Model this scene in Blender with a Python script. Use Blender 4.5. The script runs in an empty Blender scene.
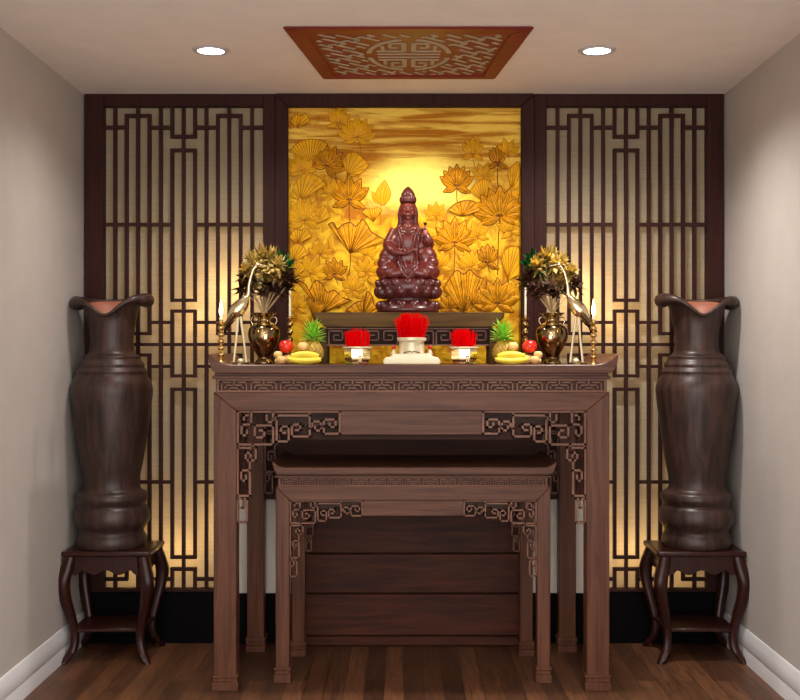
import bpy, bmesh, math, random
from mathutils import Vector, Matrix, Euler
random.seed(7)
PI = math.pi
sc = bpy.context.scene
COL = sc.collection
F = 1137.0; CX = 404.0; HY = 352.0; H = 1.32
def X(px, D): return (px-CX)*D/F
def Z(py, D): return H-(py-HY)*D/F
def P(px, py, D): return Vector((X(px, D), D, Z(py, D)))
def lin(r, g, b):
    def f(c):
        c /= 255.0
        return c/12.92 if c <= .04045 else ((c+.055)/1.055)**2.4
    return (f(r), f(g), f(b), 1)

# ------------------------------------------------------------------ materials
MATS = {}
def newmat(name):
    m = bpy.data.materials.new(name); m.use_nodes = True
    nt = m.node_tree; b = nt.nodes['Principled BSDF']
    MATS[name] = m
    return m, nt, b
def plain(name, c, rough=.5, metal=0, var=.0, bump=0, bscale=60, coat=0, vscale=8):
    m, nt, b = newmat(name)
    b.inputs['Roughness'].default_value = rough; b.inputs['Metallic'].default_value = metal
    b.inputs['Coat Weight'].default_value = coat; b.inputs['Coat Roughness'].default_value = .15
    tc = nt.nodes.new('ShaderNodeTexCoord')
    n = nt.nodes.new('ShaderNodeTexNoise'); n.inputs['Scale'].default_value = vscale; n.inputs['Detail'].default_value = 5
    nt.links.new(tc.outputs['Object'], n.inputs['Vector'])
    r = nt.nodes.new('ShaderNodeValToRGB')
    r.color_ramp.elements[0].position = .3; r.color_ramp.elements[1].position = .7
    r.color_ramp.elements[0].color = tuple(x*(1-var) for x in c[:3])+(1,)
    r.color_ramp.elements[1].color = tuple(min(1, x*(1+var)) for x in c[:3])+(1,)
    nt.links.new(n.outputs['Fac'], r.inputs['Fac']); nt.links.new(r.outputs['Color'], b.inputs['Base Color'])
    if bump:
        n2 = nt.nodes.new('ShaderNodeTexNoise'); n2.inputs['Scale'].default_value = bscale; n2.inputs['Detail'].default_value = 4
        nt.links.new(tc.outputs['Object'], n2.inputs['Vector'])
        bp = nt.nodes.new('ShaderNodeBump'); bp.inputs['Strength'].default_value = bump; bp.inputs['Distance'].default_value = .01
        nt.links.new(n2.outputs['Fac'], bp.inputs['Height']); nt.links.new(bp.outputs['Normal'], b.inputs['Normal'])
    return m
def wood(name, c1, c2, axis=2, rough=.4, scale=1.0, coat=.15, stretch=22.0):
    m, nt, b = newmat(name)
    tc = nt.nodes.new('ShaderNodeTexCoord'); mp = nt.nodes.new('ShaderNodeMapping')
    s = [stretch*scale]*3; s[axis] = 1.3*scale
    mp.inputs['Scale'].default_value = s
    nt.links.new(tc.outputs['Object'], mp.inputs['Vector'])
    n = nt.nodes.new('ShaderNodeTexNoise'); n.inputs['Scale'].default_value = 2.2; n.inputs['Detail'].default_value = 8; n.inputs['Roughness'].default_value = .62
    n.inputs['Distortion'].default_value = .5
    nt.links.new(mp.outputs['Vector'], n.inputs['Vector'])
    r = nt.nodes.new('ShaderNodeValToRGB')
    r.color_ramp.elements[0].position = .33; r.color_ramp.elements[1].position = .68
    r.color_ramp.elements[0].color = c1; r.color_ramp.elements[1].color = c2
    nt.links.new(n.outputs['Fac'], r.inputs['Fac']); nt.links.new(r.outputs['Color'], b.inputs['Base Color'])
    b.inputs['Roughness'].default_value = rough; b.inputs['Coat Weight'].default_value = coat; b.inputs['Coat Roughness'].default_value = .25
    bp = nt.nodes.new('ShaderNodeBump'); bp.inputs['Strength'].default_value = .12; bp.inputs['Distance'].default_value = .004
    nt.links.new(n.outputs['Fac'], bp.inputs['Height']); nt.links.new(bp.outputs['Normal'], b.inputs['Normal'])
    return m

M_wall = plain('plaster', lin(188, 179, 172), .9, var=.03, bump=.15, bscale=180)
M_ceil = plain('ceiling_paint', lin(238, 226, 216), .9, var=.03, bump=.1, bscale=150)
M_base = plain('white_skirting', lin(234, 232, 234), .45)
M_black = plain('black_lacquer', lin(6, 4, 6), .5)
M_cream = plain('cream_board', lin(222, 212, 200), .7)
T1, T2 = lin(76, 42, 28), lin(110, 70, 50)
M_wv = wood('walnut_vertical', T1, T2, 2)
M_wh = wood('walnut_horizontal', T1, T2, 0)
M_wf = wood('highlit_walnut_carving', lin(102, 66, 50), lin(138, 97, 76), 0, stretch=6)  # colour lightened to carry the highlights on the bracket bars
M_wb = wood('walnut_boards', lin(50, 22, 12), lin(86, 42, 23), 0, rough=.5, stretch=14)
M_wd = wood('walnut_painted_shade', lin(44, 26, 20), lin(64, 39, 31), 0, rough=.6)  # darker walnut copy, shade put into the colour of recessed parts
M_wk = wood('walnut_frieze_ground', lin(66, 42, 34), lin(86, 57, 47), 0, rough=.6)
M_scr = wood('dark_screen_wood', lin(46, 22, 20), lin(62, 33, 28), 2, rough=.5)
M_st = wood('mahogany', lin(34, 12, 9), lin(58, 22, 15), 2, rough=.32, coat=.4)
M_vase = wood('dark_wood_vase', lin(38, 25, 21), lin(76, 53, 46), 2, rough=.4, coat=.25, stretch=16)
M_vin = plain('copper_wood_inside', lin(172, 104, 78), .5, var=.1)
M_red = wood('red_ceiling_wood', lin(108, 30, 28), lin(134, 45, 40), 0, rough=.4)
M_inlay = plain('pale_inlay', lin(176, 160, 134), .7, var=.05)
M_ros = plain('rosewood', lin(104, 38, 32), .27, var=.18, vscale=25, coat=.35)
M_rosd = plain('rosewood_dark', lin(80, 28, 28), .3, var=.18, vscale=25, coat=.3)
M_brass = plain('polished_brass', (.93, .80, .50, 1), .16, metal=1, var=.04)
M_bright = plain('cream_sheen_brass', lin(232, 222, 186), .35, metal=.3, var=.02)  # burner's bright reflections put into a cream base colour
M_dbrass = plain('dark_brass', (.30, .21, .10, 1), .12, metal=1, var=.35, vscale=30)  # dark reflections of the vases put into a low base colour
M_obrass = plain('candlestick_brass', (.72, .50, .20, 1), .22, metal=1, var=.1)
M_candle = plain('ivory_wax', lin(240, 228, 196), .45)
M_incense = plain('red_incense', lin(226, 4, 10), .95, var=.12, vscale=60)
M_redcap = plain('red_lacquer', lin(190, 18, 24), .3)
M_apple = plain('apple_skin', lin(214, 40, 22), .25, var=.25, vscale=18, coat=.3)
M_pear = plain('tan_fruit_skin', lin(236, 196, 122), .5, var=.12, vscale=30)
M_banana = plain('banana_skin', lin(244, 222, 66), .45, var=.08, vscale=20)
M_tip = plain('brown_fruit_tip', lin(86, 66, 30), .7)
M_pine = plain('pineapple_skin', lin(188, 152, 54), .55, var=.3, vscale=60)
M_leaf = plain('pineapple_leaf', lin(172, 226, 84), .5, var=.2, vscale=40)
M_green = plain('green_leaf', lin(22, 112, 52), .45, var=.2)
M_yel = plain('golden_petal', lin(214, 188, 104), .55, var=.35, vscale=60)
M_brn = plain('dark_foliage', lin(88, 54, 34), .5, var=.45, vscale=50)
M_stem = plain('pale_stem', lin(190, 165, 120), .5)
M_olive = wood('gilded_stand_wood', lin(66, 46, 22), lin(104, 78, 40), 0, rough=.5, coat=0)
M_trimm = plain('downlight_trim', lin(196, 188, 190), .4)

def emit(name, c, s):
    m, nt, b = newmat(name)
    b.inputs['Base Color'].default_value = c
    b.inputs['Emission Color'].default_value = c; b.inputs['Emission Strength'].default_value = s
    return m
M_lamp = emit('lamp_glass', (1, .97, .93, 1), 6)
M_flame = emit('candle_flame', (1, .75, .32, 1), 7)

for m_, sp, ct_ in ((M_wv, .25, .04), (M_wh, .25, .04), (M_wf, .25, .04), (M_wk, .2, 0), (M_incense, .0, 0), (M_wb, .2, 0), (M_wd, .15, 0), (M_scr, .12, 0), (M_black, .06, 0), (M_st, .3, .12), (M_vase, .35, .12), (M_red, .25, .05), (M_olive, .12, 0)):
    b_ = m_.node_tree.nodes['Principled BSDF']; b_.inputs['Specular IOR Level'].default_value = sp; b_.inputs['Coat Weight'].default_value = ct_
def floor_mat():
    m, nt, b = newmat('plank_floor')
    tc = nt.nodes.new('ShaderNodeTexCoord'); mp = nt.nodes.new('ShaderNodeMapping')
    mp.inputs['Rotation'].default_value = (0, 0, PI/2)
    nt.links.new(tc.outputs['Object'], mp.inputs['Vector'])
    br = nt.nodes.new('ShaderNodeTexBrick')
    br.inputs['Scale'].default_value = 1; br.inputs['Brick Width'].default_value = .85; br.inputs['Row Height'].default_value = .078
    br.inputs['Mortar Size'].default_value = .0012; br.offset = .37; br.offset_frequency = 2
    br.inputs['Color1'].default_value = lin(72, 45, 30); br.inputs['Color2'].default_value = lin(124, 83, 56)
    br.inputs['Mortar'].default_value = lin(34, 18, 10)
    nt.links.new(mp.outputs['Vector'], br.inputs['Vector'])
    mp2 = nt.nodes.new('ShaderNodeMapping'); mp2.inputs['Scale'].default_value = (26, 1.6, 1)
    nt.links.new(tc.outputs['Object'], mp2.inputs['Vector'])
    n = nt.nodes.new('ShaderNodeTexNoise'); n.inputs['Scale'].default_value = 2.5; n.inputs['Detail'].default_value = 8; n.inputs['Distortion'].default_value = 1.2
    nt.links.new(mp2.outputs['Vector'], n.inputs['Vector'])
    r = nt.nodes.new('ShaderNodeValToRGB')
    r.color_ramp.elements[0].position = .3; r.color_ramp.elements[1].position = .7
    r.color_ramp.elements[0].color = (.45, .42, .4, 1); r.color_ramp.elements[1].color = (1.1, 1.05, 1, 1)
    nt.links.new(n.outputs['Fac'], r.inputs['Fac'])
    mx = nt.nodes.new('ShaderNodeMix'); mx.data_type = 'RGBA'; mx.blend_type = 'MULTIPLY'; mx.inputs[0].default_value = 1
    nt.links.new(br.outputs['Color'], mx.inputs[6]); nt.links.new(r.outputs['Color'], mx.inputs[7])
    nt.links.new(mx.outputs[2], b.inputs['Base Color'])
    b.inputs['Roughness'].default_value = .42
    bp = nt.nodes.new('ShaderNodeBump'); bp.inputs['Strength'].default_value = .2; bp.inputs['Distance'].default_value = .003
    nt.links.new(n.outputs['Fac'], bp.inputs['Height']); nt.links.new(bp.outputs['Normal'], b.inputs['Normal'])
    return m
M_floor = floor_mat()

def paper_mat():
    m, nt, b = newmat('screen_paper')
    tc = nt.nodes.new('ShaderNodeTexCoord')
    w = nt.nodes.new('ShaderNodeTexNoise'); w.inputs['Scale'].default_value = 3
    mp = nt.nodes.new('ShaderNodeMapping'); mp.inputs['Scale'].default_value = (3, 3, 90)
    nt.links.new(tc.outputs['Object'], mp.inputs['Vector']); nt.links.new(mp.outputs['Vector'], w.inputs['Vector'])
    r = nt.nodes.new('ShaderNodeValToRGB')
    r.color_ramp.elements[0].color = lin(176, 163, 140); r.color_ramp.elements[1].color = lin(208, 197, 174)
    nt.links.new(w.outputs['Fac'], r.inputs['Fac'])
    d = nt.nodes.new('ShaderNodeBsdfDiffuse'); t = nt.nodes.new('ShaderNodeBsdfTranslucent'); mx = nt.nodes.new('ShaderNodeMixShader')
    mx.inputs[0].default_value = .5
    nt.links.new(r.outputs['Color'], d.inputs['Color']); nt.links.new(r.outputs['Color'], t.inputs['Color'])
    nt.links.new(d.outputs[0], mx.inputs[1]); nt.links.new(t.outputs[0], mx.inputs[2])
    nt.links.new(mx.outputs[0], nt.nodes['Material Output'].inputs['Surface'])
    return m
M_paper = paper_mat()

def gold_mat():
    # the artwork's own colours: a pale sun disc and banded clouds on gold leaf
    m, nt, b = newmat('gold_artwork')
    N = nt.nodes.new; L = nt.links.new
    tc = N('ShaderNodeTexCoord'); sx = N('ShaderNodeSeparateXYZ'); L(tc.outputs['Object'], sx.inputs[0])
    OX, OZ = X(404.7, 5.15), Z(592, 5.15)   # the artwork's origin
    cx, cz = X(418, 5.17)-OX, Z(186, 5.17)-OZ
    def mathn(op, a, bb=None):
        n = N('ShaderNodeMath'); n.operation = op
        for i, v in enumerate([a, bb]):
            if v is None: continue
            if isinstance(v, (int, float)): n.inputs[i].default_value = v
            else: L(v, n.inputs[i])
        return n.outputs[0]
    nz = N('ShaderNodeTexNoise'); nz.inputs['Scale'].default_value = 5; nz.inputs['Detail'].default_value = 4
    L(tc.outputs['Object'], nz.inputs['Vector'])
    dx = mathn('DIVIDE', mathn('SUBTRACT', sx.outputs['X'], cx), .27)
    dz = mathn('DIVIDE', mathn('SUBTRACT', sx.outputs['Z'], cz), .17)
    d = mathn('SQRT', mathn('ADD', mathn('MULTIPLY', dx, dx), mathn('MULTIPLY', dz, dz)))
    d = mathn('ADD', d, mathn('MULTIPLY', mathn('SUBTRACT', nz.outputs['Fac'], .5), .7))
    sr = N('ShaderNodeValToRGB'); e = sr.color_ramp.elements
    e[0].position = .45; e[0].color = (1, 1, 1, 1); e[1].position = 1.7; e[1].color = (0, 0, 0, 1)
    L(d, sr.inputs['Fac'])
    # cloud bands in the upper third
    mp = N('ShaderNodeMapping'); mp.inputs['Scale'].default_value = (1.5, 1, 19)
    L(tc.outputs['Object'], mp.inputs['Vector'])
    cb = N('ShaderNodeTexNoise'); cb.inputs['Scale'].default_value = 1.6; cb.inputs['Detail'].default_value = 5; cb.inputs['Distortion'].default_value = .6
    L(mp.outputs['Vector'], cb.inputs['Vector'])
    cr = N('ShaderNodeValToRGB'); e = cr.color_ramp.elements
    e[0].position = .42; e[0].color = lin(186, 116, 10); e[1].position = .58; e[1].color = lin(250, 206, 84)
    L(cb.outputs['Fac'], cr.inputs['Fac'])
    pn = N('ShaderNodeTexNoise'); pn.inputs['Scale'].default_value = 16; pn.inputs['Detail'].default_value = 7; pn.inputs['Distortion'].default_value = .7
    L(tc.outputs['Object'], pn.inputs['Vector'])
    pr = N('ShaderNodeValToRGB'); e = pr.color_ramp.elements
    e[0].position = .36; e[0].color = lin(184, 112, 8); e[1].position = .62; e[1].color = lin(248, 196, 40)
    L(pn.outputs['Fac'], pr.inputs['Fac'])
    up = N('ShaderNodeMapRange'); up.inputs[1].default_value = Z(190, 5.17)-OZ; up.inputs[2].default_value = Z(160, 5.17)-OZ
    L(sx.outputs['Z'], up.inputs[0])
    m1 = N('ShaderNodeMix'); m1.data_type = 'RGBA'; L(up.outputs[0], m1.inputs[0]); L(pr.outputs['Color'], m1.inputs[6]); L(cr.outputs['Color'], m1.inputs[7])
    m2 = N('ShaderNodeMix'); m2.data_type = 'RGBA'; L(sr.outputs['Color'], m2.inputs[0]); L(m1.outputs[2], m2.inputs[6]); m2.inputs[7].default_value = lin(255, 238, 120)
    L(m2.outputs[2], b.inputs['Base Color'])
    b.inputs['Roughness'].default_value = .5; b.inputs['Metallic'].default_value = 0; b.inputs['Specular IOR Level'].default_value = .15
    bp = N('ShaderNodeBump'); bp.inputs['Strength'].default_value = .8; bp.inputs['Distance'].default_value = .02
    L(pn.outputs['Fac'], bp.inputs['Height']); L(bp.outputs['Normal'], b.inputs['Normal'])
    return m
M_gold = gold_mat()
M_gpet = plain('gold_relief', lin(220, 150, 14), .42, metal=.15, var=.3, vscale=30, bump=.3, bscale=50)
M_gpal = plain('pale_gold_relief', lin(234, 172, 20), .42, metal=.15, var=.15, vscale=20, bump=.3, bscale=50)
M_gedge = plain('bronze_gold_edge', lin(122, 66, 12), .45, metal=.15, var=.3, vscale=30)
M_gedgep = plain('soft_gold_edge', lin(176, 108, 16), .45, metal=.15, var=.2, vscale=30)
for m_ in (M_gpet, M_gpal, M_gedge, M_gedgep):
    m_.node_tree.nodes['Principled BSDF'].inputs['Specular IOR Level'].default_value = .15; m_.node_tree.nodes['Principled BSDF'].inputs['Metallic'].default_value = 0

# ------------------------------------------------------------------ mesh helpers
class MB:
    def __init__(s): s.bm = bmesh.new()
    def face(s, pts, smooth=False):
        f = s.bm.faces.new([s.bm.verts.new(p) for p in pts]); f.smooth = smooth; return f
    def box(s, a, b):
        x0, y0, z0 = a; x1, y1, z1 = b
        v = [s.bm.verts.new(p) for p in ((x0,y0,z0),(x1,y0,z0),(x1,y1,z0),(x0,y1,z0),(x0,y0,z1),(x1,y0,z1),(x1,y1,z1),(x0,y1,z1))]
        for q in ((0,3,2,1),(4,5,6,7),(0,1,5,4),(1,2,6,5),(2,3,7,6),(3,0,4,7)): s.bm.faces.new([v[i] for i in q])
        return s
    def prism(s, poly, y0, y1):          # poly of (x,z) extruded along y
        a = [s.bm.verts.new((x, y0, z)) for x, z in poly]; b = [s.bm.verts.new((x, y1, z)) for x, z in poly]
        n = len(poly)
        s.bm.faces.new(a); s.bm.faces.new(b[::-1])
        for i in range(n): s.bm.faces.new([a[i], b[i], b[(i+1) % n], a[(i+1) % n]])
        return s
    def prismz(s, poly, z0, z1):         # poly of (x,y)
        a = [s.bm.verts.new((x, y, z0)) for x, y in poly]; b = [s.bm.verts.new((x, y, z1)) for x, y in poly]
        n = len(poly)
        s.bm.faces.new(a); s.bm.faces.new(b[::-1])
        for i in range(n): s.bm.faces.new([a[i], b[i], b[(i+1) % n], a[(i+1) % n]])
        return s
    def fret(s, paths, w, y0, y1):       # paths of (x,z) points, square bars
        for p in paths:
            for (xa, za), (xb, zb) in zip(p[:-1], p[1:]):
                dx, dz = xb-xa, zb-za; L = math.hypot(dx, dz)
                if L < 1e-9: continue
                ux, uz = dx/L*w/2, dz/L*w/2
                xa_, za_, xb_, zb_ = xa-ux, za-uz, xb+ux, zb+uz
                nx, nz = -uz, ux
                s.prism([(xa_+nx, za_+nz), (xb_+nx, zb_+nz), (xb_-nx, zb_-nz), (xa_-nx, za_-nz)], y0, y1)
        return s
    def tube(s, pts, radii, seg=10, caps=True, flat=1.0):
        pts = [Vector(p) for p in pts]
        if isinstance(radii, (int, float)): radii = [radii]*len(pts)
        rings = []; up = None
        for i, p in enumerate(pts):
            t = (pts[min(i+1, len(pts)-1)]-pts[max(i-1, 0)]).normalized()
            if up is None:
                up = Vector((0, 1, 0)) if abs(t.y) < .9 else Vector((1, 0, 0))
            u = (up - t*up.dot(t)).normalized(); v = t.cross(u); up = u
            rings.append([s.bm.verts.new(p + (u*math.cos(2*PI*k/seg)*flat + v*math.sin(2*PI*k/seg))*radii[i]) for k in range(seg)])
        for a, b in zip(rings[:-1], rings[1:]):
            for k in range(seg):
                f = s.bm.faces.new([a[k], a[(k+1) % seg], b[(k+1) % seg], b[k]]); f.smooth = True
        if caps: s.bm.faces.new(rings[0][::-1]); s.bm.faces.new(rings[-1])
        return s
    def lathe(s, prof, c=(0, 0, 0), seg=40, fn=None, cap=True):   # prof (r,z)
        rings = []
        for r, z in prof:
            ring = []
            for k in range(seg):
                th = 2*PI*k/seg; rr, zz = (r, z) if fn is None else fn(r, z, th)
                ring.append(s.bm.verts.new((c[0]+rr*math.cos(th), c[1]+rr*math.sin(th), c[2]+zz)))
            rings.append(ring)
        for a, b in zip(rings[:-1], rings[1:]):
            for k in range(seg):
                f = s.bm.faces.new([a[k], a[(k+1) % seg], b[(k+1) % seg], b[k]]); f.smooth = True
        if cap: s.bm.faces.new(rings[0][::-1]); s.bm.faces.new(rings[-1])
        return s
    def ell(s, c, r, rot=None, seg=20, rin=14):
        M = Matrix.Translation(c) @ (Euler(rot).to_matrix().to_4x4() if rot else Matrix.Identity(4)) @ Matrix.Diagonal((r[0], r[1], r[2], 1))
        n0 = set(s.bm.faces)
        bmesh.ops.create_uvsphere(s.bm, u_segments=seg, v_segments=rin, radius=1, matrix=M)
        for f in s.bm.faces:
            if f not in n0: f.smooth = True
        return s
    def leaf(s, base, d, side, nrm, L, W, bulge=.15, curl=0, n=6, pw=.75, thick=.0):   # leaf-shaped domed blade
        base, d, side, nrm = Vector(base), Vector(d).normalized(), Vector(side).normalized(), Vector(nrm).normalized()
        rows = []
        for i in range(n+1):
            t = i/n; w = W*math.sin(PI*t**pw)*.5 if 0 < t < 1 else W*.02
            row = []
            for j in (-1, -.5, 0, .5, 1):
                row.append(s.bm.verts.new(base + d*(L*t) + side*(w*j) + nrm*((1-j*j)*bulge*W*math.sin(PI*t) + curl*L*t*t)))
            rows.append(row)
        for a, b in zip(rows[:-1], rows[1:]):
            for j in range(4):
                f = s.bm.faces.new([a[j], a[j+1], b[j+1], b[j]]); f.smooth = True
        return s
    def build(s, name, mat, parent=None, world=False, bevel=0, sharp=35, seg=1):
        bmesh.ops.recalc_face_normals(s.bm, faces=s.bm.faces)
        me = bpy.data.meshes.new(name)
        if world and parent is not None:
            s.bm.transform(Matrix.Translation(-Vector(parent.location)))
        s.bm.to_mesh(me); s.bm.free()
        me.materials.append(mat)
        o = bpy.data.objects.new(name, me); COL.objects.link(o)
        me.set_sharp_from_angle(angle=math.radians(sharp))
        if bevel:
            b = o.modifiers.new('bevel', 'BEVEL'); b.width = bevel; b.segments = seg; b.limit_method = 'ANGLE'; b.angle_limit = math.radians(40)
        if parent is not None: o.parent = parent
        return o
def solid(mb, t):
    bmesh.ops.solidify(mb.bm, geom=mb.bm.faces[:], thickness=t); return mb
def tag(o, label, cat, group=None):
    o['label'] = label; o['category'] = cat
    if group: o['group'] = group
    return o
def struct(o): o['kind'] = 'structure'; return o
def thing(name, label, cat, loc=(0, 0, 0), group=None):
    o = bpy.data.objects.new(name, None); COL.objects.link(o); o.location = loc; o.empty_display_size = .05
    return tag(o, label, cat, group)
def dup(o, parent=None):
    c = o.copy(); COL.objects.link(c); c.parent = parent
    for ch in list(o.children): dup(ch, c)
    return c
def smooth(pts, n=6):
    pts = [Vector(p) for p in pts]; out = []
    for i in range(len(pts)-1):
        p0 = pts[max(i-1, 0)]; p1 = pts[i]; p2 = pts[i+1]; p3 = pts[min(i+2, len(pts)-1)]
        for k in range(n):
            t = k/n
            out.append(.5*((2*p1)+(p2-p0)*t+(2*p0-5*p1+4*p2-p3)*t*t+(3*p1-p0-3*p2+p3)*t**3))
    out.append(pts[-1]); return out
def smooth1(vals, n=6):
    return [v.x for v in smooth([(a, 0, 0) for a in vals], n)]

# ------------------------------------------------------------------ room
WX = 1.455; CZ = 2.49; YB = 5.40; Y0 = .9
struct(MB().box((-WX-.1, Y0, -.05), (WX+.1, YB+.1, 0)).build('floor', M_floor))
struct(MB().box((-WX-.1, Y0, CZ), (WX+.1, YB+.1, CZ+.06)).build('ceiling', M_ceil))
struct(MB().box((-WX-.1, Y0, 0), (-WX, YB+.1, CZ)).build('wall_left', M_wall))
struct(MB().box((WX, Y0, 0), (WX+.1, YB+.1, CZ)).build('wall_right', M_wall))
struct(MB().box((-WX, YB, 0), (WX, YB+.1, CZ)).build('wall_back', M_wall))
for s, nm in ((-1, 'left'), (1, 'right')):
    prof = [(0, 0), (.009, 0), (.009, .055), (.007, .062), (.011, .070), (.011, .118), (.008, .126), (.008, .136), (.004, .145), (0, .145)]
    mb = MB().prism([(s*(WX-a), b) for a, b in prof], Y0, 5.149)
    struct(mb.build('baseboard_'+nm, M_base))
DF = 5.15   # face of the screens
PLZ = Z(592, DF)
struct(MB().box((-WX, 5.15, 0), (WX, 5.399, PLZ)).build('trim_1', M_black, bevel=.003))

# ------------------------------------------------------------------ lattice screens
def bars_to_mesh(segs, w, y0, y1):
    mb = MB()
    for (xa, ya, xb, yb) in segs:
        if xa == xb: mb.box((X(xa, DF)-w/2, y0, Z(max(ya, yb), DF)), (X(xa, DF)+w/2, y1, Z(min(ya, yb), DF)))
        else: mb.box((X(min(xa, xb), DF)-w/2, y0-.0006, Z(ya, DF)-w/2), (X(max(xa, xb), DF)+w/2, y1, Z(ya, DF)+w/2))
    return mb
def screen(xc, x_out0, x_in0, x_in1, x_out1, label):
    loc = Vector(((X(x_out0, DF)+X(x_out1, DF))/2, DF, PLZ))
    t = thing('lattice_screen', label, 'screen', loc, 'lattice screens either side of the gold panel')
    top, ti, bo = CZ, Z(106, DF), PLZ
    f = MB()
    f.box((X(x_out0, DF), DF, bo), (X(x_in0, DF), DF+.05, top)).box((X(x_in1, DF), DF, bo), (X(x_out1, DF), DF+.05, top))
    f.box((X(x_in0, DF), DF+.0005, ti), (X(x_in1, DF), DF+.05, top))
    f.box((X(x_in0, DF), DF+.0005, bo), (X(x_in1, DF), DF+.05, bo+.012))
    f.build('frame', M_scr, t, world=True, bevel=.002)
    def kx(k): return xc+11.45*k
    S = []
    def v(k, a, b):
        for q in {k, -k}: S.append((kx(q), a, kx(q), b))
    def h(y, a, b):
        S.append((kx(a), y, kx(b), y))
        if a != -b: S.append((kx(-b), y, kx(-a), y))
    TOP, BOT = 105, 591
    v(0, TOP, BOT); v(6, TOP, BOT); v(2, TOP, BOT); v(4, TOP, BOT)
    v(1, TOP, 135.8); v(1, 149.5, 300); v(1, 311, 376); v(1, 389.5, 558); v(1, 570, BOT)
    v(5, 114.8, 333.5); v(3, 114.8, 333.5); v(5, 355, 580); v(3, 355, 580)
    h(126.7, -7, -5); h(126.7, -3, -1); h(114.8, -5, -3)
    h(135.8, -1, 1); h(149.5, -1, 1); h(224, -7, -1); h(300, -1, 1); h(311, -1, 1)
    h(322.3, -3, -1); h(322.3, -7, -5); h(333.5, -5, -3); h(344.5, -7, 7); h(355, -5, -3); h(366.5, -3, -1); h(366.5, -7, -5)
    h(376, -1, 1); h(389.5, -1, 1); h(482.5, -7, -1); h(558, -1, 1); h(570, -1, 1); h(580, -3, -1); h(580, -7, -5)
    bars_to_mesh(S, .0148, DF+.012, DF+.036).build('lattice', M_scr, t, world=True)
    MB().box((X(x_in0, DF)-.01, DF+.0505, bo), (X(x_in1, DF)+.01, DF+.054, top-.02)).build('paper_panel', M_paper, t, world=True)
    return t
screen(182.7, 84.6, 103.3, 262.9, 275, 'tall dark lattice screen with pale paper on the left side of the gold panel')
screen(627.0, 534.5, 546.8, 707.2, 723.6, 'tall dark lattice screen with pale paper on the right side of the gold panel')

# ------------------------------------------------------------------ gold relief artwork
DA = 5.175
art = thing('gold_relief_panel', 'square gold artwork of lotus flowers under a pale sun in a dark wooden frame', 'artwork', (X(404.7, DF), DF, PLZ))
f = MB()
xl0, xl1, xr0, xr1 = X(275.2, DF), X(288, DF), X(521.2, DF), X(534.3, DF)
zt = Z(107, DF)
f.prism([(xl0, PLZ), (xl1, PLZ), (xl1, zt), (xl0, CZ)], DF-.008, DF+.05)
f.prism([(xr0, PLZ), (xr1, PLZ), (xr1, CZ), (xr0, zt)], DF-.008, DF+.05)
f.prism([(xl0+.001, CZ), (xl1+.001, zt), (xr0-.001, zt), (xr1-.001, CZ)], DF-.008, DF+.05)
f.build('frame', M_scr, art, world=True, bevel=.003)
MB().box((xl1-.005, DA, Z(420, DF)), (xr0+.005, DA+.02, zt+.005)).build('gold_sheet', M_gold, art, world=False if False else True)
def arc_line(pts, r, mb, y=DA):
    q = smooth([(X(a, DF), y, Z(b, DF)) for a, b in pts], 5)
    mb.tube(q, r, 6, flat=1.0)
def petal2(mbp, mbe, bx, by, ang, L, W, off=0.0, er=.0022):
    BG = .30 if er > .002 else .16
    """petal from base (px) pointing at angle (deg, 90 = up); L, W in px"""
    s = DF/F
    d = Vector((math.cos(math.radians(ang)), 0, math.sin(math.radians(ang)))); sd = Vector((d.z, 0, -d.x)); nr = Vector((0, -1, 0))
    b = Vector((X(bx, DF), DA-off*.002+.0005, Z(by, DF)))
    mbp.leaf(b, d, sd, nr, L*s, W*s, bulge=BG, n=8, pw=.85)
    for sg in (-1, 1):
        pts = []
        for i in range(9):
            t = i/8; w = W*math.sin(PI*t**.85)*.5 if 0 < t < 1 else 0
            pts.append(b + d*(L*t*s) + sd*(w*sg*s))
        mbe.tube(pts, er, 5)
    for jj in (-.35, .1, .4):
        pts = [b + d*(L*t*s) + sd*(W*math.sin(PI*t**.85)*.5*jj*s) + nr*((1-jj*jj)*BG*W*s*math.sin(PI*t)) for t in (.12, .3, .5, .68, .8)]
        mbe.tube(pts, er*.42, 4)
def lotus(cx, cy, size, n=7, spread=150, strong=True, stem=None, droop=True, lean=0):
    mp, me_ = MB(), MB()
    order = sorted(range(n), key=lambda i: -abs(i-(n-1)/2))
    for q, i in enumerate(order):
        a = 90+lean+(i-(n-1)/2)/(max(n-1, 1)/2)*spread/2
        fr = abs(i-(n-1)/2)/((n-1)/2)
        petal2(mp, me_, cx+math.cos(math.radians(a))*size*.06, cy+size*.22-math.sin(math.radians(a))*size*.06, a, size*(.72-.10*fr), size*(.30+.02*fr), off=q*.6, er=.0024 if strong else .0016)
    if droop:
        for a in (200, 335): petal2(mp, me_, cx, cy+size*.2, a+lean, size*.5, size*.22, off=1, er=.0024 if strong else .0016)
    if stem:
        arc_line([(cx, cy+size*.25)]+stem, .0022 if strong else .0015, me_)
    fl = mp.build('lotus_relief', M_gpet if strong else M_gpal, art, world=True, sharp=80)
    me_.build('petal_edges', M_gedge if strong else M_gedgep, fl); 
    ed = COL.objects[-1] if False else fl.children[0]
    ed.data.transform(Matrix.Translation(-Vector(art.location)))
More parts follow.
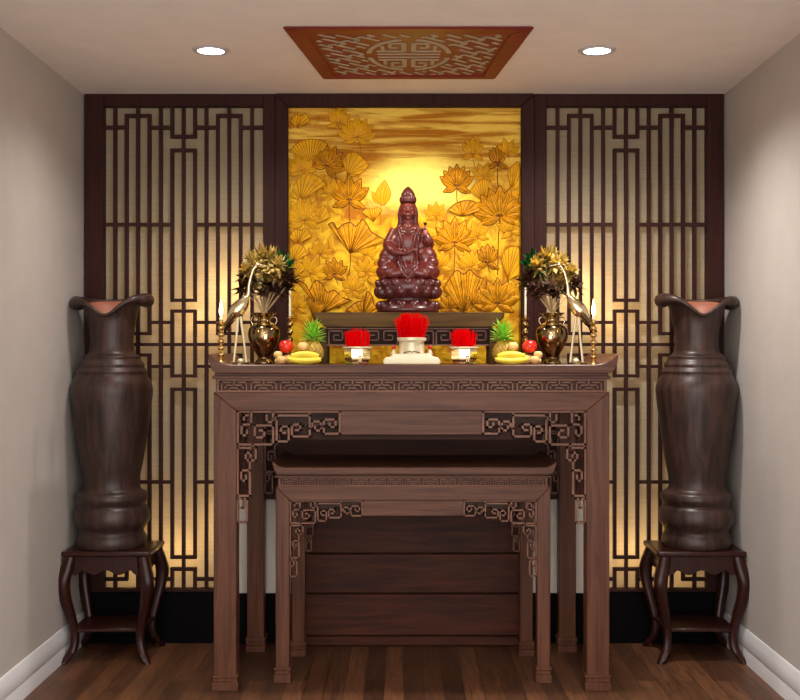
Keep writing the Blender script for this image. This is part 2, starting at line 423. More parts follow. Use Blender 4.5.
def leaf_fan(pts, base, strong=True, ribs=9, stem=None):
    mb, ed = MB(), MB()
    q = smooth([(a, 0, b) for a, b in pts], 4)
    bx, by = base
    rim = [(v.x, v.z) for v in q]; n = len(rim)
    prev = None; R = []
    for i, (x, y) in enumerate(rim):
        row = []
        for t in (0, .25, .5, .75, .92, 1):
            hgt = (.012 if strong else .007)*math.sin(PI*t*.85)*(1+.4*math.sin(i*1.3)*t)
            row.append(mb.bm.verts.new((X(bx+(x-bx)*t, DF), DA-.0005-hgt, Z(by+(y-by)*t, DF))))
        R.append(row)
    for a, b in zip(R[:-1], R[1:]):
        for j in range(5):
            ff = mb.bm.faces.new([a[j], a[j+1], b[j+1], b[j]]); ff.smooth = True
    ed.tube([r[5].co.copy() for r in R], .0026 if strong else .0017, 6)
    for i in range(0, n, max(1, n//ribs)):
        ed.tube([R[i][j].co + Vector((0, -.0005, 0)) for j in range(6)], .0012, 4)
    if stem: arc_line([base]+stem, .0022, ed)
    o = mb.build('leaf_relief', M_gpet if strong else M_gpal, art, world=True, sharp=80)
    e = ed.build('leaf_edges', M_gedge if strong else M_gedgep, o)
    e.data.transform(Matrix.Translation(-Vector(art.location)))
# faint background foliage
for a_, b_, sz in ((318, 214, 22), (300, 236, 20), (334, 190, 20), (372, 214, 18), (364, 250, 22), (310, 268, 26), (378, 282, 20), (294, 270, 20), (336, 300, 22), (352, 286, 20), (316, 186, 18), (338, 118, 20), (300, 120, 18),
                 (436, 212, 18), (440, 262, 22), (472, 262, 22), (512, 226, 22), (478, 232, 20), (512, 292, 20), (436, 282, 18), (484, 172, 18), (514, 196, 18), (472, 300, 22), (508, 148, 18)):
    rr_ = random.Random(a_)
    if a_ % 3 == 0: leaf_fan([(a_-sz*.55, b_+rr_.uniform(-3, 3)), (a_-sz*.3, b_-sz*.35), (a_, b_-sz*.3), (a_+sz*.3, b_-sz*.42), (a_+sz*.55, b_-rr_.uniform(-3, 5))], (a_+rr_.uniform(-3, 3), b_+sz*.4), False, 7)
    else: lotus(a_, b_, sz*1.15, 5, rr_.choice((90, 120, 150)), False, [(a_+1, b_+sz*.6)], lean=rr_.uniform(-25, 25))
# left half
leaf_fan([(289, 150), (298, 142), (312, 138), (325, 142), (333, 150)], (310, 165), False)
leaf_fan([(290, 196), (296, 180), (306, 172), (318, 176), (326, 184)], (300, 200), False, 7)
leaf_fan([(342, 160), (347, 153), (356, 152), (363, 158), (368, 164), (362, 172), (353, 176)], (347, 174), False, 8, stem=[(345, 188)])
lotus(357, 131, 30, 7, 150, False, [(360, 145), (361, 158)])
lotus(326, 160, 30, 7, 140, True, None, lean=-25)
lotus(301, 165, 26, 6, 150, False, None)
lotus(349, 193, 36, 5, 110, True, [(349, 212), (350, 224)])
lotus(304, 214, 34, 8, 150, False, [(303, 240), (303, 262)])
mp, me_ = MB(), MB(); petal2(mp, me_, 382, 205, 84, 26, 15, 1, .0016); petal2(mp, me_, 379, 203, 120, 14, 7, 0, .0014); arc_line([(381, 204), (380, 214), (381, 226)], .0015, me_)
b_ = mp.build('bud_relief', M_gpal, art, world=True, sharp=80); e_ = me_.build('bud_edges', M_gedgep, b_); e_.data.transform(Matrix.Translation(-art.location))
leaf_fan([(328, 224), (333, 222), (337, 228), (343, 224), (350, 222), (356, 226), (362, 219), (367, 224), (371, 231), (379, 236), (386, 240)], (350, 253), True, 12, [(350, 265), (348, 278)])
leaf_fan([(289, 248), (296, 243), (303, 246), (307, 254)], (292, 262), False, 5)
lotus(334, 270, 24, 5, 110, True, [(338, 284)])
lotus(320, 250, 20, 5, 130, False)
leaf_fan([(296, 279), (305, 284), (309, 290), (315, 280), (322, 284), (327, 292), (334, 290), (342, 297), (351, 300)], (322, 313), True, 14)
leaf_fan([(306, 300), (312, 295), (322, 296), (330, 302)], (314, 320), True, 8)
leaf_fan([(346, 310), (356, 302), (364, 300), (367, 291), (372, 296), (374, 304), (380, 310)], (362, 317), True, 9)
lotus(366, 268, 22, 5, 120, False, [(364, 282)])
lotus(296, 304, 22, 5, 120, False, [(296, 318)])
# right half
leaf_fan([(448, 210), (456, 203), (466, 200), (476, 202), (481, 210)], (462, 216), True, 8)
leaf_fan([(470, 190), (480, 180), (490, 180), (494, 190)], (482, 200), False, 7)
leaf_fan([(508, 172), (514, 164), (520, 162), (520, 186)], (512, 190), False, 5)
lotus(473, 149, 24, 5, 80, False, [(475, 165), (477, 180)])
lotus(498, 158, 24, 5, 60, True, [(498, 178), (499, 196)])
lotus(457, 180, 30, 7, 115, True, [(457, 196), (458, 206)])
lotus(500, 208, 42, 9, 160, True, [(499, 240), (498, 275)])
lotus(455, 236, 36, 7, 145, True, [(455, 255), (454, 275)])
lotus(488, 258, 26, 5, 70, True, [(490, 272)])
leaf_fan([(502, 260), (505, 250), (514, 246), (520, 250), (520, 274)], (508, 280), False, 7)
leaf_fan([(444, 288), (450, 278), (457, 270), (464, 274), (470, 269), (477, 276), (484, 278)], (465, 315), True, 12)
lotus(498, 297, 36, 7, 140, True, None)
lotus(450, 304, 24, 5, 120, True, None)
lotus(429, 292, 20, 5, 120, False, None)
lotus(474, 300, 24, 7, 120, True, None)

# ------------------------------------------------------------------ wooden boards + cream board behind altar
t = thing('plank_backboard', 'low dark wooden backboard of wide horizontal planks behind the altar tables', 'board', (X(412, 5.1), 5.1, 0))
xa, xb = X(291, 5.1), X(533, 5.1)
MB().box((X(240, 5.1), 5.095, .66), (X(584, 5.1), 5.126, 1.19)).build('upper_backdrop_board', M_wb, t, world=True, bevel=.003)  # widened as a dark backdrop standing in for shade behind the brackets
zs = [.0, Z(636, 5.1), Z(593.5, 5.1), Z(553.5, 5.1), Z(513, 5.1), .657]
for a, b in zip(zs[:-1], zs[1:]):
    MB().box((xa, 5.10, a+.0025), (xb, 5.118, b-.0025)).build('plank', M_wb, t, world=True, bevel=.003)
MB().box((xa+.005, 5.1185, 0), (xb-.005, 5.125, zs[-1]-.003)).build('backing', M_wd, t, world=True)
tag(MB().box((X(236, 5.13), 5.128, PLZ), (X(586, 5.13), 5.1405, .655)).build('cream_board', M_cream), 'plain cream board standing behind the legs of the large altar table', 'board')

# ------------------------------------------------------------------ altar tables
FR = [ # fret bracket in fifths of a pixel, origin (40,62)
 [(45,65),(556,65)], [(45,65),(45,230),(222,230),(222,135),(130,135),(130,195),(177,195),(177,160),(155,160)],
 [(112,70),(112,128),(64,132),(64,185),(92,185),(92,160)], [(76,105),(76,84),(95,84)], [(112,118),(222,135)][:1],
 [(190,85),(190,118),(222,118),(222,70)],
 [(240,85),(405,85),(405,190),(316,190),(316,130),(358,130),(358,158),(335,158)],
 [(240,85),(240,215),(300,215),(300,140),(262,140),(262,172),(282,172)],
 [(405,150),(418,150),(418,115),(462,115),(462,160),(432,160),(432,140)],
 [(556,65),(556,176),(476,176),(476,105),(535,105),(535,143),(505,143),(505,125)], [(462,140),(476,140)], [(225,100),(240,100)], [(405,75),(405,85)],
 [(45,230),(45,247)], [(120,230),(120,247)],
 [(44,247),(135,247),(135,310),(85,310),(85,272),(110,272),(110,290)], [(44,247),(44,487),(106,487),(106,360),(62,360),(62,412),(86,412),(86,386)], [(106,310),(106,360)],
 [(44,487),(44,622),(91,622),(91,502),(44,502)], [(70,502),(70,548),(52,548)]]
def bracket(corner, sx, kx, kz, y, mat, parent, dep=.018, bw=10.5):
    mb = MB()
    paths = [[(corner[0]+sx*(a-40)/5*kx, corner[1]-(b-62)/5*kz) for a, b in p] for p in FR if len(p) > 1]
    mb.fret(paths, bw/5*kx, y, y+dep)
    return mb.build('corner_bracket', mat, parent, world=True)
def altar(name, label, D0, D1, legs, legsb, z_top, ys, top_px, loc_c, br_k, wing=1.0, per=29.0):
    """D0 front face depth, D1 back leg depth; legs = (outerL, innerL, innerR, outerR) px at D0; ys = dict of px rows at D0"""
    t = thing(name, label, 'altar table', (loc_c, (D0+D1)/2, 0))
    u = D0/F
    x = [X(p, D0) for p in legs]
    lw = x[1]-x[0]
    zr = Z(ys['rail0'], D0)
    zi = Z(ys['rail1'], D0)
    # mitred front frame: legs
    for s, (xo, xi) in ((-1, (x[0], x[1])), (1, (x[3], x[2]))):
        m = MB(); m.prism([(xo, .0), (xi, .0), (xi, zi), (xo, zr)], D0, D0+lw*.9)
        lg = m.build('leg', M_wv, t, world=True, bevel=.003)
        fw = .006
        m = MB(); zf = 16*u
        lo, hi = min(xo, xi), max(xo, xi)
        m.box((lo-fw, D0-fw, 0), (hi+fw, D0+lw*.9+fw, zf*.55)).box((lo-fw*.4, D0-fw*.4, zf*.55), (hi+fw*.4, D0+lw*.9+fw*.4, zf*.8)).box((lo-fw, D0-fw, zf*.8), (hi+fw, D0+lw*.9+fw, zf))
        m.build('foot', M_wv, lg, world=False, bevel=.002).data.transform(Matrix.Translation(-t.location))
    m = MB(); m.prism([(x[0], zr), (x[1], zi), (x[2], zi), (x[3], zr)], D0, D0+.03); m.build('front_rail', M_wh, t, world=True, bevel=.003)
    # back legs
    xbk = [X(p, D1) for p in legsb]
    zb = zr-.02
    for (a, b) in ((xbk[0], xbk[1]), (xbk[2], xbk[3])):
        lg = MB().box((a, D1, 0), (b, D1+.07, zb)).build('leg', M_wv, t, world=True, bevel=.003)
        m = MB().box((a-.006, D1-.006, 0), (b+.006, D1+.076, .03)).box((a-.003, D1-.003, .03), (b+.003, D1+.073, .045)).box((a-.006, D1-.006, .045), (b+.006, D1+.076, .065))
        m.build('foot', M_wv, lg, bevel=.002).data.transform(Matrix.Translation(-t.location))
    MB().box((xbk[0], D1+.01, zi-.09), (xbk[3], D1+.03, zb)).build('back_rail', M_wh, t, world=True)
    for a in (x[0]+.01, x[3]-.04):
        MB().box((a, D0+lw*.9, zi-.02), (a+.03, D1+.03, zr-.002)).build('side_rail', M_wh, t, world=True)
    # recessed panel + lower lip between the brackets
    za, zl = Z(ys['pan1'], D0), Z(ys['lip'], D0)
    bx = 104*br_k[0]*u
    MB().box((x[1]+bx, D0+.012, za), (x[2]-bx, D0+.028, zi+.001)).build('apron_panel', M_wh, t, world=True, bevel=.002)
    MB().box((x[1]+bx*.6, D0+.03, zl), (x[2]-bx*.6, D0+.05, za+.03)).build('apron_lip', M_wd, t, world=True)
    for s, c in ((1, x[1]), (-1, x[2])):
        bracket((c, zi), s, br_k[0]*u, br_k[1]*u, D0+.006, M_wf, t)
    for s, c in ((1, xbk[1]), (-1, xbk[2])):
        bracket((c, zi-.0), s, br_k[0]*u*.9, br_k[1]*u*.9, D1+.012, M_wf, t)
    for s, c in ((-1, xbk[0]), (1, xbk[3])):
        bracket((c, zi-.02), s, br_k[0]*u*.22, br_k[1]*u*.85, D1+.015, M_wf, t)
    # frieze with key fret
    zf0, zf1 = zr, Z(ys['fr0'], D0)
    MB().box((x[0]+.008, D0+.012, zf0), (x[3]-.008, D1+.05, zf1+.001)).build('frieze_board', M_wk, t, world=True)
    mb = MB(); hgt = zf1-zf0; w = hgt*.13
    P0 = []
    xs, xe = x[0]+.022, x[3]-.022; n = round((xe-xs)/(per*u)); pp = (xe-xs)/n
    mb.fret([[(xs-.006, zf0+w/2), (xe+.006, zf0+w/2)], [(xs-.006, zf1-w/2), (xe+.006, zf1-w/2)]], w, D0+.003, D0+.013)
    mb.fret([[(xs-.006, zf0), (xs-.006, zf1)], [(xe+.006, zf0), (xe+.006, zf1)]], w*1.4, D0+.002, D0+.013)
    for i in range(n):
        c = xs+(i+.5)*pp
        mb.fret([[(c, zf1-w), (c, zf0+hgt*.52)], [(c-pp*.30, zf0+hgt*.30), (c-pp*.30, zf0+hgt*.52), (c+pp*.30, zf0+hgt*.52), (c+pp*.30, zf0+hgt*.30)],
                 [(c-pp*.42, zf0+w), (c-pp*.42, zf0+hgt*.74), (c-pp*.14, zf0+hgt*.74)], [(c+pp*.42, zf0+w), (c+pp*.42, zf0+hgt*.74), (c+pp*.14, zf0+hgt*.74)],
                 [(c-pp*.16, zf0+w), (c-pp*.16, zf0+hgt*.3), (c+pp*.16, zf0+hgt*.3), (c+pp*.16, zf0+w)]], w*.8, D0+.004, D0+.013)
    mb.build('key_fret_frieze', M_wf, t, world=True)
    # stepped moulding and top slab with upswept ends
    zm = Z(ys['mold'], D0)
    MB().box((x[0]-.004, D0-.008, zf1), (x[3]+.004, D1+.07, zf1+(zm-zf1)*.55)).box((x[0]+.004, D0-.002, zf1+(zm-zf1)*.5), (x[3]-.004, D1+.06, zm)).build('moulding', M_wh, t, world=True, bevel=.002)
    tl, tr = top_px
    ztp = z_top
    def xl(p): return X(tl, D0-.03)+p*u*wing
    def xr(p): return X(tr, D0-.03)-p*u*wing
    def pts(fx): return [(fx(0), ztp+11.5*u*wing), (fx(1), ztp+3*u*wing), (fx(3.5), ztp-5*u*wing), (fx(8), zm)], [(fx(2.5), ztp+9.5*u*wing), (fx(7), ztp+5.5*u*wing), (fx(13), ztp+2.2*u*wing), (fx(20), ztp+.4*u*wing), (fx(25), ztp)]
    lo, lt = pts(xl); ro, rt = pts(xr)
    poly = lo + ro[::-1] + rt + lt[::-1]
    MB().prism(poly, D0-.03, D1+.09).build('table_top', M_wh, t, world=True, bevel=.0025)
    return t
big = altar('altar_table', 'large carved brown wooden altar table with upswept ends carrying statue and offerings', 4.43, 5.0,
            (213.5, 236.5, 586.5, 609.5), (247, 264, 559, 576), 1.27,
            dict(rail0=392, rail1=411, pan1=435, lip=440, fr0=379, mold=373), (208, 618.6), .029, (1, 1))
D2 = 4.534
zt2 = Z(466.5, D2)
small = altar('altar_table', 'smaller carved brown wooden altar table tucked under the large one', D2, 4.93,
              (275.5, 289.5, 537, 550.5), (292, 305, 520, 533), zt2,
              dict(rail0=486.5, rail1=500.5, pan1=516.5, lip=518, fr0=477.5, mold=473.5), (272, 557), .035, (.705, .68), wing=.55, per=17.5)

# ------------------------------------------------------------------ statue stand on the altar
ZT = 1.27
DS = 4.74
zs_top = Z(312.3, DS)
st = thing('statue_stand', 'low dark gilded stand with fretwork front under the statue on the altar', 'stand', (X(408, 4.86), 4.86, ZT))
u = DS/F
xl, xr = X(313, DS), X(505, DS)
MB().prism([(xl, zs_top), (xr, zs_top), (xr-.004, zs_top-.022), (xr-.05, zs_top-.062), (xl+.05, zs_top-.062), (xl+.004, zs_top-.022)], DS, 4.985).build('top_slab', M_olive, st, world=True, bevel=.003)
for a, b in ((X(319, DS), X(326, DS)), (X(490, DS), X(497, DS))):
    for y in (DS+.015, 4.94):
        MB().box((a, y, ZT), (b, y+.03, zs_top-.063)).build('leg', M_olive, st, world=True, bevel=.002)
mb = MB()
z0, z1 = Z(345, DS), Z(327, DS)
pt = []
xx = X(327, DS); n = 9; pw = (X(489, DS)-xx)/n
pt += [[(xx, z0), (xx+n*pw, z0)], [(xx, z1-.006), (xx+n*pw, z1-.006)]]
for i in range(n):
    a = xx+i*pw; s = 1 if i % 2 == 0 else -1
    q = [(.08, .1), (.08, .85), (.85, .85), (.85, .3), (.35, .3), (.35, .6), (.6, .6)]
    if s < 0: q = [(1-p, r) for p, r in q]
    pt.append([(a+p*pw, z0+r*(z1-z0-.006)) for p, r in q])
mb.fret(pt, .0055, DS+.02, DS+.03); mb.build('fretwork', M_wf, st, world=True)
MB().box((X(326, DS), DS+.031, z0-.002), (X(490, DS), DS+.037, z1+.004)).build('fretwork_backing', M_wd, st, world=True)

# ------------------------------------------------------------------ statue
def remeshed(mb, name, mat, parent, vox, sm=4):
    me = bpy.data.meshes.new('tmp'); mb.bm.to_mesh(me); mb.bm.free()
    o = bpy.data.objects.new('tmp', me); COL.objects.link(o)
    r = o.modifiers.new('r', 'REMESH'); r.mode = 'VOXEL'; r.voxel_size = vox; r.use_smooth_shade = True
    s = o.modifiers.new('s', 'SMOOTH'); s.factor = .5; s.iterations = sm
    dg = bpy.context.evaluated_depsgraph_get(); dg.update()
    m2 = bpy.data.meshes.new_from_object(o.evaluated_get(dg), depsgraph=dg)
    bpy.data.objects.remove(o); bpy.data.meshes.remove(me)
    m2.name = name; m2.materials.clear(); m2.materials.append(mat)
    for p in m2.polygons: p.use_smooth = True
    q = bpy.data.objects.new(name, m2); COL.objects.link(q); q.parent = parent
    return q
S = .00428
stat = thing('seated_statue', 'reddish carved wooden statue of a robed figure seated on a lotus pedestal', 'statue', (X(408, 4.87), 4.87, zs_top))
def V(x, y, z): return (x*S, y*S, z*S)
lp = MB()
lp.lathe([(r*S, z*S) for r, z in ((30, 0), (31, 3), (30, 6), (25, 9), (22, 12), (22, 15), (27, 18), (30, 24), (30, 29), (27, 33), (20, 34))], seg=48)
for k in range(16):
    a = 2*PI*(k+.5)/16; lp.ell(V(27*math.cos(a), 27*math.sin(a)*.85, 7), (6.2*S, 5*S, 5.6*S), (0, .0, a), 12, 8)
for k in range(14):
    a = 2*PI*k/14; lp.ell(V(27*math.cos(a), 27*math.sin(a)*.88, 21), (7.6*S, 5.8*S, 6.8*S), (0, -.3, a), 14, 10)
for k in range(14):
    a = 2*PI*(k+.5)/14; lp.ell(V(27*math.cos(a), 27*math.sin(a)*.88, 29), (7.2*S, 5.4*S, 5*S), (0, -.2, a), 14, 10)
for v_ in lp.bm.verts: v_.co.y *= .9
ped = lp.build('lotus_pedestal', M_rosd, stat, sharp=80)
b = MB()
# crossed legs and lap
b.ell(V(0, 0, 40), (24*S, 17*S, 7*S))
for s in (-1, 1):
    b.ell(V(s*18, -5, 42), (14.5*S, 13*S, 10*S), (0, s*.15, s*.3))
    b.ell(V(s*9, -13, 40), (13*S, 6*S, 6*S), (0, s*.2, -s*.2))
    b.ell(V(s*25, -2, 40), (6*S, 9*S, 6*S))
b.ell(V(0, -9, 43), (15*S, 9*S, 9*S)); b.ell(V(0, -12, 38), (11*S, 7*S, 5.5*S))
# torso
b.ell(V(0, 1, 56), (17*S, 11*S, 14*S)); b.ell(V(0, 0, 72), (14*S, 9*S, 15*S)); b.ell(V(0, 1, 83), (14.5*S, 7.5*S, 6.5*S))
b.tube([V(0, 1, 86), V(0, 0, 98)], [5.5*S, 4.5*S], 14)
for s in (-1, 1):
    pth = [(-13, 1, 84), (-16, 0, 76), (-19, -2, 68), (-15, -10, 62), (-7, -14.5, 59)] if s < 0 else [(13, 1, 84), (17, 0, 76), (20, -1, 69), (19.5, -8, 72), (17, -10, 78)]
    b.tube(smooth([V(*p) for p in pth], 4), smooth1([5*S, 6*S, 6.5*S, 5.4*S, 2.6*S], 4), 14)
    b.ell(V(s*13, 0, 68), (9*S, 8*S, 14*S), (0, -s*.18, 0)); b.ell(V(s*18, -2, 56), (11*S, 10*S, 13*S), (0, -s*.45, 0))
    b.ell(V(s*22, -4, 50), (9*S, 10*S, 8*S))
# hands with fingers
b.ell(V(-5, -15.5, 58.5), (3.6*S, 2.2*S, 1.7*S))
for i in range(4): b.tube([V(-3, -16.5+i*1.0, 58.8), V(.5, -17+i*1.0, 59.2), V(3.5, -16+i, 58.6)], [.75*S, .7*S, .5*S], 8)
b.tube([V(-5, -15, 59.5), V(-3, -15.5, 61.5), V(-1.2, -16, 62)], [.8*S, .7*S, .5*S], 8)
b.ell(V(16.6, -11, 80.5), (2.2*S, 2.0*S, 3*S))
for i in range(4): b.tube([V(15.5+i*.9, -12, 82), V(15+i*.9, -14, 83.6), V(15+i*.9, -14.3, 81.4)], [.75*S, .7*S, .5*S], 8)
b.tube([V(15, -11.5, 80), V(13.8, -13, 82), V(14.3, -13.6, 83.5)], [.8*S, .7*S, .5*S], 8)
# head
b.ell(V(0, -1, 103), (7.6*S, 7.6*S, 9.6*S), None, 28, 20); b.ell(V(0, -3.5, 97.5), (4.6*S, 4.2*S, 4.2*S))
b.tube([V(0, -8.0, 105), V(0, -9.3, 101.2)], [.7*S, 1.15*S], 8); b.ell(V(0, -8.9, 101), (1.5*S, 1.0*S, .8*S))
for s in (-1, 1):
    b.tube(smooth([V(s*1.0, -8.1, 105.2), V(s*3.2, -7.7, 106.2), V(s*5.6, -5.7, 104.8)], 4), .45*S, 6)
    b.ell(V(s*3.1, -7.15, 103.2), (1.8*S, .9*S, .8*S), (0, s*.12, 0)); b.ell(V(s*3.6, -5.2, 99.3), (2.4*S, 2.2*S, 2.6*S))
    b.tube(smooth([V(s*7.1, -1, 105), V(s*7.8, -1.5, 102), V(s*7.3, -1, 97.2)], 4), smooth1([.8*S, 1.2*S, .9*S], 4), 8)
b.ell(V(0, -7.9, 98.0), (2.2*S, 1.0*S, .55*S)); b.ell(V(0, -7.7, 96.9), (1.7*S, .95*S, .6*S)); b.ell(V(0, -6.6, 94.4), (2.0*S, 1.5*S, 1.5*S))
# robe folds, collar, belt
for k, (w, z) in enumerate(((5.5, 90), (7.5, 87), (9.5, 83.5))):
    b.tube(smooth([V(-w, -3.5, z+2), V(-w*.6, -7.5, z-2.5), V(0, -9.4, z-4.6), V(w*.6, -7.5, z-2.5), V(w, -3.5, z+2)], 5), .65*S, 6)
for s in (-1, 1):
    b.tube(smooth([V(s*10, -4, 87), V(s*8, -9.4, 78), V(s*5, -10.6, 68), V(s*3, -11.5, 60)], 5), 1.0*S, 8)
    b.tube(smooth([V(s*8, -4.5, 88), V(s*11.5, -7, 76), V(s*9, -9.5, 64), V(s*9, -11, 54)], 5), .9*S, 8)
    for i in range(5):
        b.tube(smooth([V(s*(11+i*2.2), -16.2+i*.8, 46-i*1.4), V(s*(18+i*1.6), -17.2+i*.8, 42.5-i*1.9), V(s*(26+i*.7), -11.5+i, 44-i*2.4)], 5), .75*S, 6)
    for i in range(3):
        b.tube(smooth([V(s*(17+i*1.7), -5+i, 74-i*3), V(s*(20+i*2), -8, 62-i*2), V(s*(22+i*2), -10+i, 52-i)], 5), .7*S, 6)
for i in range(3):
    w = 4+i*3.2
    b.tube(smooth([V(-w, -15.5, 53-i*1.0), V(-w*.6, -18.6, 46-i*3), V(0, -19.6, 42.5-i*4), V(w*.6, -18.6, 46-i*3), V(w, -15.5, 53-i)], 5), .8*S, 6)
b.tube(smooth([V(-11, -5, 64), V(-6, -10, 62.5), V(0, -11.5, 62), V(6, -10, 62.5), V(11, -5, 64)], 5), 1.1*S, 8)
b.ell(V(0, -11.8, 61), (2*S, 1.2*S, 2.2*S))
body = remeshed(b, 'body', M_ros, stat, .0018, 2)
h = MB()
h.ell(V(0, 4.5, 95), (8.6*S, 4.5*S, 9*S)); h.ell(V(0, 2.2, 105), (8.7*S, 7.0*S, 9.5*S)); 
for s in (-1, 1): h.tube(smooth([V(s*7, 1, 106), V(s*7.9, 1.5, 99), V(s*7.0, 2, 92), V(s*9.5, 2, 86)], 4), smooth1([2*S, 2.6*S, 3.2*S, 2.4*S], 4), 10)
h.lathe([(r*S, z*S) for r, z in ((7.8, 110.5), (8.6, 111.5), (8.4, 113), (7.8, 114), (7.6, 116), (6.6, 120), (4.6, 123.5), (2.4, 125.6), (.3, 127))], seg=28)
for k in range(9):
    a = -PI/2+(k-4)*.42; h.ell(V(7.6*math.cos(a), 7.6*math.sin(a), 113.5), (1.9*S, 1.2*S, 3.2*S), (0, 0, a+PI/2), 10, 8)
h.ell(V(0, -7.4, 118), (2*S, 1.2*S, 3.4*S))
h.bm.transform(Matrix.Identity(4))
# keep the face free: cut hair ahead of the brow line below the band
hd = remeshed(h, 'headdress', M_rosd, stat, .0018, 2)
for v_ in hd.data.vertices:
    if v_.co.z < 107.5*S and v_.co.y < -3.2*S and abs(v_.co.x) < 7.6*S: v_.co.y = max(v_.co.y, -3.2*S)
bt = MB().lathe([(r*S, z*S) for r, z in ((1.2, 0), (2.2, 1.5), (2.4, 3.5), (1.2, 6), (.9, 8), (1.5, 9.2))], c=V(17, -13.2, 76.5), seg=14)
bt.build('bottle', plain('pink_stone', lin(196, 120, 118), .35), stat)
bt = MB()
for k in range(5): bt.leaf(V(17, -13.2, 86), (math.cos(k*1.3)*.5, math.sin(k*1.3)*.5, 1), (-math.sin(k*1.3), math.cos(k*1.3), 0), (math.cos(k*1.3), math.sin(k*1.3), 0), 4.5*S, 2.4*S, .2)
solid(bt, .0006).build('sprig', M_rosd, stat)

# ------------------------------------------------------------------ offerings
def on(px, D): return (X(px, D), D, ZT)
CAND = []
def candlestick(px, D, lit, lab, clab, z=ZT, xoff=0):
    y_plate = 322 if lit else 345
    t = thing('candlestick', lab, 'candlestick', (X(px, D), D, z), 'brass candlesticks on the altar')
    hp = Z(322, D)-z if lit else Z(318, D)-z
    pr = [(.020, 0), (.020, .004), (.013, .010), (.006, .016)]
    n = 5; h0, h1 = .018, hp-.01
    mb = MB().lathe(pr+[(.005, h0)], seg=20)
    k = 6*n
    prof = [(.0040+.0095*abs(math.sin(PI*n*i/k))**1.0, h0+(h1-h0)*i/k) for i in range(k+1)]
    mb.build('base', M_obrass, t)
    MB().lathe(prof, seg=16).build('stem', M_obrass, t, sharp=70)
    MB().lathe([(.006, h1), (.014, h1+.004), (.020, h1+.008), (.0205, h1+.010), (.008, h1+.010), (.007, h1+.018), (.0045, h1+.018)], seg=20).build('drip_pan', M_obrass, t)
    zc = z+h1+.0185
    hc = .010 if lit else Z(283, D)-zc
    c = thing('candle', clab, 'candle', (X(px, D), D, zc), 'candles on the altar')
    MB().lathe([(.0062 if lit else .0048, 0), (.0062 if lit else .0040, hc-.002), (.003, hc)], seg=14).build('wax', M_candle, c)
    MB().tube([(0, 0, hc), (0, 0, hc+.005)], .0006, 6).build('wick', M_black, c)
    if lit:
        zf = hc+.003; hf = Z(299, D)-zc-zf
        MB().lathe([(.0012, zf), (.006, zf+hf*.16), (.0078, zf+hf*.32), (.006, zf+hf*.55), (.0028, zf+hf*.8), (.0005, zf+hf)], seg=14).build('flame', M_flame, c)
        CAND.append((X(px, D), D, zc+.03))
candlestick(221, 4.455, True, 'brass candlestick with lit candle near left end of altar top', 'short lit candle near left end of the altar', 1.279)
candlestick(593.5, 4.455, True, 'brass candlestick with lit candle near right end of altar top', 'short lit candle near right end of the altar', 1.2702)
candlestick(290, 4.86, False, 'brass candlestick with unlit candle behind the left pineapple', 'tall slim unlit ivory candle behind the left pineapple')
candlestick(525.5, 4.86, False, 'brass candlestick with unlit candle behind the right pineapple', 'tall slim unlit ivory candle behind the right pineapple')

def vase_brass(px, D, s, lab):
    t = thing('flower_vase', lab, 'vase', on(px, D), 'polished brass flower vases on the altar')
    q = D/F
    pr = [(9, 0), (9, 2), (6.5, 5), (6, 7), (9, 12), (13, 19), (15.5, 26), (15.8, 32), (14, 37), (9, 40), (6.5, 43), (6.8, 46), (10, 49), (12.5, 50.5), (12.3, 51.3), (8, 49.5), (5.8, 46), (5.2, 42)]
    MB().lathe(smooth_prof([(a*q, b*q) for a, b in pr]), seg=44).build('body', M_dbrass, t, sharp=80)
    MB().lathe([(5*q, 38.5*q), (9.9*q, 38.5*q), (10.6*q, 39.6*q), (9*q, 41*q), (5*q, 41*q)], seg=36).build('neck_ring', M_brass, t)
    for k in (-1, 1):
        MB().tube(smooth([(k*6.2*q, 0, 46*q), (k*11*q, 0, 47*q), (k*13*q, 0, 43.5*q), (k*11*q, 0, 39.5*q)], 5), .0022, 8).build('handle', M_brass, t)
    mb = MB()   # cast medallion on the belly
    mb.ell((s*3*q, -15.2*q, 27*q), (3*q, 1.4*q, 4.2*q)); mb.build('medallion', M_brass, t)
def smooth_prof(p, n=3): return [(v.x, v.y) for v in smooth([(a, b, 0) for a, b in p], n)]
vase_brass(264, 4.69, 1, 'dark polished brass vase of flowers beside the left crane figurine')
vase_brass(552, 4.69, -1, 'dark polished brass vase of flowers beside the right crane figurine')

